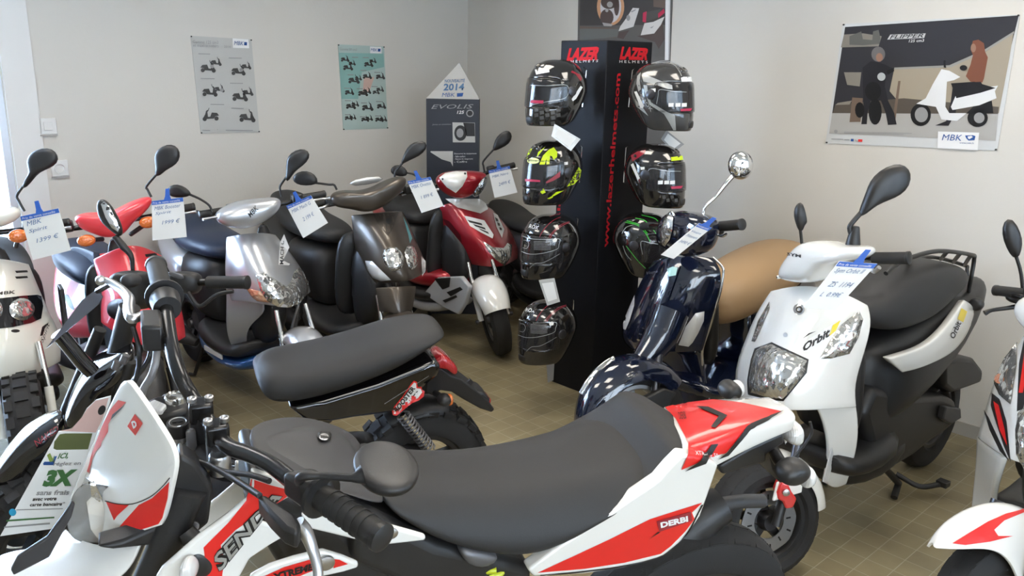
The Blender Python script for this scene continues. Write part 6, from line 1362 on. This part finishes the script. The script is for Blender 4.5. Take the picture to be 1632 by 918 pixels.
# left radiator shroud and lower panels
sd = vprism('radiator_shroud', D, k7, [(566, 484), (650, 512), (748, 558), (728, 598), (640, 640), (600, 700), (735, 742), (650, 790), (560, 850), (500, 960), (160, 960), (200, 892), (350, 760), (470, 672), (556, 600)], .165, .012, M_white, t, bev=.005)
fw_ = mirrored(sd, D); fw_.data.transform(Matrix.Translation(D.l * .07 - D.u * .16))
T = bvh(sd)
decal('red_graphic', [k7(*p) for p in ((566, 520), (640, 545), (738, 570), (690, 610), (600, 660), (500, 730), (440, 790), (455, 850), (440, 960), (330, 960), (380, 880), (370, 800), (470, 700), (545, 610))], T, M_rprint, t, step=8)
text('model_lettering', 'SENDA', k7(395, 845), k7(668, 560), k7(694, 590), k7(438, 905), T, M_dark, t, bold=.09, off=.0020, shear=.15)
text('model_lettering', 'SENDA', k7(399, 845), k7(668, 565), k7(690, 589), k7(438, 898), T, M_sil, t, bold=.02, off=.0032, shear=.15)
lp = vprism('lower_panel', D, k7, [(560, 925), (640, 880), (740, 848), (860, 818), (940, 842), (1005, 868), (1002, 886), (940, 905), (850, 925), (760, 960), (560, 960)], .16, .012, M_white, t, bev=.005)
T = bvh(lp)
decal('red_graphic', [k7(*p) for p in ((600, 925), (700, 880), (845, 838), (850, 860), (830, 890), (760, 918), (700, 955), (600, 955))], T, M_rprint, t, step=8)
decal('red_graphic', [k7(*p) for p in ((905, 848), (925, 850), (960, 868), (900, 885))], T, M_rprint, t)
text('model_lettering', 'XTREME', k7(640, 910), k7(820, 862), k7(824, 888), k7(660, 935), T, M_dark, t, shear=.3, bold=.05, off=.002)
lathe('panel_screw', [(0, .014), (.004, .014), (.006, .008)], D.Vp(k7(870, 862), .163), D.l, M_alu, t, n=16)
sp_ = vprism('white_seat_panel', D, k7, [(770, 668), (820, 662), (960, 678), (1120, 712), (1280, 756), (1278, 775), (1120, 793), (1020, 780), (900, 750), (790, 725)], .150, .012, M_white, t, bev=.005)
lathe('panel_screw', [(0, .010), (.003, .010), (.005, .006)], D.Vp(k7(1140, 742), .153), D.l, M_alu, t, n=16)
# handlebar
Z_ = lambda p, z: D.Z(k7(*p), z)
bar = [D.Z((253, 430), 1.215), D.Z((263, 480), 1.215), D.Z((272, 545), 1.20), D.Z((286, 595), 1.18), D.Z((306, 632), 1.15), D.Z((330, 668), 1.135), Z_((410, 322), 1.135), Z_((470, 388), 1.14), Z_((560, 422), 1.15), Z_((650, 465), 1.16), Z_((760, 548), 1.165), Z_((870, 605), 1.165), Z_((1040, 725), 1.165)]
tube('handlebar', bar, .0125, M_bar, t, n=14, smooth=8)
g = gripw('grip', D.Z((262, 474), 1.215), D.Z((249, 424), 1.215), .0185, t)
ax = (D.Z((249, 424), 1.215) - D.Z((262, 474), 1.215)).normalized(); lathe('grip_flange', [(-.004, .020), (-.004, .034), (.002, .034), (.002, .020)], D.Z((262, 472), 1.215), ax, M_plastic, g, n=24)
lathe('throttle_housing', [(-.05, .018), (-.05, .024), (-.01, .027), (-.004, .024)], D.Z((262, 474), 1.215), ax, M_plastic, t, n=20)
ga, gb = Z_((850, 592), 1.165), Z_((1085, 752), 1.165)
g = gripw('grip', ga, gb, .0185, t); ax = (gb - ga).normalized(); lathe('grip_flange', [(-.004, .020), (-.004, .032), (.003, .032), (.003, .020)], ga, ax, M_plastic, g, n=24)
for i in range(6): lathe('grip_rib', [(-.002, .0185), (-.002, .0202), (.002, .0202), (.002, .0185)], ga.lerp(gb, .2 + .12 * i), ax, M_grip, g, n=20)
boxw('switch_block', Z_((800, 560), 1.165), ax * .024, D.u * .022, D.f * .022, M_plastic, t, bev=.008)
for (x0, y0), (x1, y1) in (((322, 197), (392, 190)), ((388, 286), (455, 275))):
    a, b = Z_((x0, y0), 1.165), Z_((x1, y1), 1.165); c = (a + b) / 2; d = (b - a); 
    cb = boxw('bar_clamp', c - D.u * .022, d * .72, d.cross(D.u).normalized() * .016, D.u * .018, M_bar, t, bev=.005)
    for q in (a, b): lathe('clamp_bolt', [(-.004, .0070), (.003, .0070), (.004, .005), (.001, .003)], q, D.u, M_alu, cb, n=14)
    tube('clamp_riser', [c - D.u * .03, c - D.u * .075], .018, M_plastic, cb, smooth=0)
prism('triple_clamp', [D.Z(k7(*p), 1.09) for p in ((205, 165), (290, 160), (345, 235), (400, 300), (470, 330), (480, 430), (440, 470), (370, 440), (300, 350), (215, 300), (150, 230))], -D.u * .025, M_plastic, t, bev=.008)
for p, r, nm, m in (((253, 187), .016, 'warning_lamp_dial', M_lens), ((265, 295), .014, 'ignition_lock', M_alu), ((436, 425), .015, 'fork_cap', M_alu), ((318, 332), .007, 'bolt', M_gun)):
    P = D.Z(k7(*p), 1.115); lathe(nm, [(-.03, r * 1.1), (0, r * 1.1), (.004, r * .95), (.002, r * .8), (.003, .003)], P, D.u, m, t, n=24)
    if nm == 'ignition_lock': lathe('lock_ring', [(-.02, r * 1.2), (.003, r * 1.22), (.003, r * 1.02)], P, D.u, M_plastic, t, n=24); boxw('key_slot', P + D.u * .0045, D.f * .008, D.l * .002, D.u * .001, M_dark, t, bev=0)
P4 = [D.Z(k7(*p), 1.115) for p in ((135, 210), (170, 192), (220, 215), (200, 240), (165, 238))]; dsp = prism('instrument_display', P4, -D.u * .02, M_clear, t, bev=.003)
P4 = [D.Z(k7(*p), 1.108) for p in ((125, 205), (170, 180), (290, 160), (310, 235), (230, 260), (150, 255))]; prism('instrument_housing', P4, -D.u * .03, M_plastic, t, bev=.008)
for s in (-1, 1):
    fk = tube('fork_leg', [D.w(.30, s * .095, .50), D.w(.05, s * .095, 1.08)], .026, M_plastic, t, n=16, smooth=0); tube('fork_slider', [D.w(.42, s * .095, .30), D.w(.29, s * .095, .53)], .030, M_gun, fk, n=16, smooth=0)
wheel(D, .42, .325, .325, .052, t, rimm=M_plastic, grooves=26, rimr=.225, disc=1)
# brake side controls (far) and clutch side (near)
bx = [D.Z(p, 1.225) for p in ((222, 492), (256, 491), (260, 520), (224, 521))]
mc = prism('brake_master_cylinder', bx, -D.u * .05, M_plastic, t, bev=.006)
tube('brake_lever', [D.Z(p, 1.215) for p in ((160, 447), (170, 447), (184, 455), (198, 466), (206, 478), (205, 494), (210, 508), (226, 503))], [.008, .006, .008, .009, .010, .010, .009, .008], M_alu, t, n=12)
lathe('lever_ball', [(-.008, .004), (-.004, .009), (.004, .009), (.008, .004)], D.Z((160, 447), 1.215), D.l, M_alu, t, n=14)
tube('brake_hose', [D.Z(p, z) for p, z in (((247, 520), 1.19), ((250, 560), 1.17), ((243, 595), 1.14), ((228, 622), 1.10), ((222, 655), 1.06))], .0065, mat('grey_braided_hose', (.30, .30, .31), .4, .3), t, n=10)
tubes('control_cables', [[D.Z(p, z) for p, z in (((212, 520), 1.19), ((222, 560), 1.15), ((218, 600), 1.10), ((200, 640), 1.05))], [D.Z(p, z) for p, z in (((240, 520), 1.18), ((238, 570), 1.14), ((210, 610), 1.08))]], .0045, M_plastic, t)
pch = prism('clutch_perch', [Z_(p, 1.15) for p in ((588, 590), (620, 580), (680, 620), (745, 660), (770, 705), (752, 742), (700, 720), (640, 660))], -D.u * .03, M_plastic, t, bev=.010)
tube('clutch_lever', [Z_(p, z) for p, z in (((755, 700), 1.145), ((785, 735), 1.13), ((812, 800), 1.11), ((835, 880), 1.09), ((840, 960), 1.07))], [.010, .010, .008, .007, .007], M_alu, t, n=12)
tubes('control_cables', [[Z_(p, z) for p, z in (((600, 590), 1.15), ((500, 525), 1.13), ((380, 460), 1.11), ((262, 432), 1.10))], [Z_(p, z) for p, z in (((640, 530), 1.15), ((560, 505), 1.14), ((450, 490), 1.12), ((330, 440), 1.10))]], .0045, M_plastic, t)
# near mirror seen from behind
cM = Z_((1115, 470), 1.20); e1 = (Z_((1253, 490), 1.20) - cM); e2 = (Z_((1110, 578), 1.20) - cM)
mr = pillow('mirror', [cM + e1 * math.cos(a) + e2 * math.sin(a) for a in [2 * PI * i / 24 for i in range(24)]], D.u, .010, .02, M_plastic, t, sub=2)
tube('mirror_stem', [Z_((765, 548), 1.17), Z_((770, 512), 1.20), Z_((860, 508), 1.205), Z_((975, 516), 1.21), Z_((1020, 505), 1.212)], [.007, .007, .005, .006, .014], M_plastic, mr, n=10)
# headlight mask
mk = grid('headlight_mask', [[D.Vp(kM(x, y), v) for x, y, v in r] for r in (
    [(558, 34, -.015), (567, 24, -.008), (578, 18, 0), (590, 26, .008), (602, 38, .015)],
    [(508, 125, -.045), (535, 120, -.025), (578, 125, 0), (625, 122, .03), (662, 120, .05)],
    [(455, 255, -.075), (500, 250, -.045), (572, 250, 0), (652, 245, .05), (740, 240, .09)],
    [(405, 400, -.10), (450, 395, -.06), (550, 395, 0), (670, 375, .06), (812, 355, .115)],
    [(372, 470, -.105), (430, 460, -.065), (530, 480, 0), (650, 480, .065), (800, 440, .12)],
    [(432, 470, -.03), (450, 500, -.01), (510, 560, .03), (640, 570, .08), (786, 520, .12)],
    [(500, 620, .02), (520, 640, .035), (560, 640, .05), (660, 630, .085), (766, 610, .12)],
    [(450, 778, .03), (480, 772, .045), (540, 752, .06), (640, 715, .09), (745, 682, .115)])], M_white, t, .008, 2)
T = bvh(mk)
vprism('mask_side_strip', D, kM, [(455, 250), (470, 262), (402, 445), (345, 585), (320, 575), (360, 470)], -.09, .006, M_white, t, bev=.002)
decal('red_graphic', [kM(*p) for p in ((545, 108), (582, 118), (560, 140), (530, 165), (500, 220), (498, 255), (470, 300), (465, 320), (440, 350), (425, 385), (412, 445), (400, 435), (425, 350), (470, 230), (510, 150))], T, M_rprint, t, step=5)
decal('black_graphic', [kM(*p) for p in ((578, 128), (560, 150), (512, 200), (520, 175))], T, M_dark, t, off=.0014, step=5)
decal('red_graphic', [kM(*p) for p in ((488, 572), (560, 590), (600, 586), (540, 640), (526, 662))], T, M_rprint, t, step=5)
decal('red_graphic', [kM(*p) for p in ((640, 590), (700, 560), (780, 485), (772, 560), (748, 650), (730, 678), (600, 720), (486, 770), (560, 680))], T, M_rprint, t, step=5)
strip(kM, 'black_line', [(485, 572), (540, 585), (610, 586), (690, 555), (745, 510), (784, 465)], 1.6, T, M_dark, t)
decal('diamond_badge', [kM(*p) for p in ((622, 172), (659, 215), (625, 272), (588, 228))], T, M_rprint, t, off=.001, step=5)
text('badge_letter', 'D', kM(608, 208), kM(626, 196), kM(638, 228), kM(618, 240), T, M_wprint, t, bold=.06, off=.002)
strip(kM, 'white_ridge', [(798, 395), (720, 470), (600, 610), (468, 772)], 4, T, M_white, t)
M_refl = mat('bright_reflector', (.88, .88, .86), .22, .5, .5, bump=('facet', 30, .3), bdist=.01)
hl = pillow('headlight', [D.Vp(kM(*p), .0) for p in ((425, 472), (470, 560), (516, 652), (500, 690), (442, 776), (380, 765), (342, 742), (336, 640), (352, 570), (390, 500))], D.f + D.u * .3, .02, .05, mat('grey_tinted_lens', (.42, .42, .41), .08, .3, 1), t, sub=1)
decal('reflector', [kM(*p) for p in ((398, 575), (445, 525), (512, 650), (492, 700), (455, 750), (418, 700))], bvh(hl), M_refl, hl, off=.002, step=4)
decal('upper_lens', [kM(*p) for p in ((415, 490), (432, 478), (470, 560), (460, 575), (420, 550))], bvh(hl), M_lens, hl, off=.002, step=4)
vprism('headlight_shell', D, kM, [(800, 440), (770, 620), (700, 700), (560, 760), (440, 790), (520, 800), (700, 780), (860, 760), (960, 680), (980, 520), (900, 400), (830, 360)], .10, .04, M_plastic, t, bev=.012)
for p in ((888, 552), (885, 686)): lathe('shell_screw', [(0, .010), (.003, .010), (.005, .005)], D.Vp(kM(*p), .101), D.l, M_alu, t, n=14)
# front mudguard
fm = grid('front_mudguard', [[D.Vp(kM(x, y), v) for x, y, v in r] for r in (
    [(300, 700, -.07), (340, 740, -.02), (450, 785, .04), (640, 775, .09)],
    [(210, 790, -.07), (240, 830, -.02), (400, 870, .05), (600, 880, .10)],
    [(90, 790, -.08), (80, 900, -.01), (250, 950, .06), (500, 960, .10)],
    [(0, 822, -.09), (-40, 960, 0), (150, 1010, .06), (420, 1040, .10)])], M_white, t, .006, 2)
vprism('black_beak_strip', D, kM, [(48, 892), (80, 830), (215, 742), (300, 625), (328, 580), (345, 590), (328, 650), (228, 834), (62, 918)], .035, .008, M_plastic2, t, bev=.003)
# left indicator
c = D.Vp(k7(372, 836), .16)
fi = pillow('front_indicator', [D.Vp(k7(*p), .15) for p in ((285, 820), (330, 780), (370, 790), (420, 830), (420, 880), (370, 915), (320, 915), (290, 880))], D.l, .02, .03, M_plastic, t, sub=2)
pillow('indicator_lens', [D.Vp(k7(*p), .175) for p in circ(314, 884, 38, 16, 46)], D.l + D.f * .4, .02, .01, M_clear, fi)
tube('indicator_stalk', [D.Vp(k7(300, 735), .12), D.Vp(k7(330, 775), .13), D.Vp(k7(360, 820), .14)], [.013, .016, .02], M_plastic, fi, n=12)
tube('side_stand', [D.w(-.45, .14, .36), D.w(-.38, .29, .11), D.w(-.37, .315, .075)], .012, M_steel, t, n=10, smooth=0)

# ------------------------------------------------------------------ cards hanging in the foreground
yS = D.Vp(kM(420, 300), -.12).y + .06
t, o, n = card('hanging_sign', 'white hanging sign offering payment in three instalments behind the pointed mask', 'sign', [kM(*p) for p in ((268, 254), (330, 242), (375, 190), (400, 145), (440, 108), (508, 90), (505, 120), (480, 190), (440, 300), (440, 420), (300, 692), (0, 735))], yS, M_paper, .003)
FS = lambda nm, P, m, lift=.0008: flat(nm, [[kM(*p) for p in P]], m, t, o, n, lift)
FS('hang_hole', circ(468, 155, 16, 14, 24, .5), M_dark)
FS('green_oval', ((246, 332), (250, 300), (275, 266), (300, 262), (425, 262), (405, 335), (260, 338)), mat('olive_green_print', (.10, .12, .04), .5))
FS('pink_top', ((275, 250), (330, 240), (375, 190), (400, 150), (440, 112), (500, 98), (470, 200), (440, 258)), mat('pale_rose_print', (.62, .42, .38), .5), .0004)
FS('arrow_green', ((216, 362), (230, 352), (242, 378), (250, 362), (252, 395), (230, 396)), mat('leaf_green_print', (.25, .35, .08), .5)); FS('arrow_blue', ((198, 400), (205, 392), (240, 392), (250, 368), (262, 366), (246, 408), (200, 408)), M_blueprint)
def ts(s, a, b, hh, m, **k): wtext('lettering', s, *[onplane(p, o + n * .0016, n) for p in (kM(a[0] + hh * .35, a[1] - hh), kM(b[0] + hh * .35, b[1] - hh), kM(*b), kM(*a))], m, t, **k)
M_green = mat('dark_green_print', (.05, .16, .05), .5)
ts('ICI,', (262, 384), (310, 380), 30, M_green, bold=.03, shear=.1); ts('réglez en', (242, 416), (368, 412), 22, M_gprint, bold=.02)
ts('3X', (192, 508), (330, 505), 78, M_green, bold=.07, shear=.05); ts('sans frais', (165, 547), (315, 545), 24, M_gprint, bold=.03)
ts('avec votre', (148, 573), (258, 570), 15, M_dark, bold=.03); ts('carte bancaire*', (135, 598), (295, 594), 17, M_dark, bold=.03)
FS('fine_print', ((75, 612), (290, 606), (288, 610), (74, 616)), M_gprint); FS('green_rule', ((30, 660), (250, 645), (250, 652), (28, 668)), M_green); FS('fine_print', ((20, 690), (230, 672), (230, 680), (18, 697)), M_gprint)
FS('blue_dot', circ(58, 625, 17, 14), mat('azure_print', (.02, .30, .50), .5))
yT = D.Z((190, 470), 1.20).y + .10
t, o, n = card('price_tag', 'dark grey translucent card hanging below the silver brake lever, seen edge-on', 'price tag', [k2a(470, 186), k2a(500, 225), k2a(480, 262), k2a(225, 475), k2a(400, 240)], yT, mat('smoked_card', (.11, .115, .14), .25, 0, .6), .003)
tube('card_strap', [aty(k2a(475, 195), yT), aty(k2a(520, 170), yT - .03), aty(k2a(560, 150), yT - .06)], .006, M_plastic, t, n=6)
# ------------------------------------------------------------------ repeats share a group
GROUPS = {'scooter': 'scooters parked on the shop floor', 'helmet': 'helmets on the display column', 'price tag': 'price cards hanging from the handlebars',
          'bracket': 'wire loops on the display column', 'poster': 'posters pinned to the walls', 'packet': 'packets hanging by the helmets'}
for o in COL.objects:
    if o.parent is None and o.get('category') in GROUPS and not o.get('group'): o['group'] = GROUPS[o['category']]
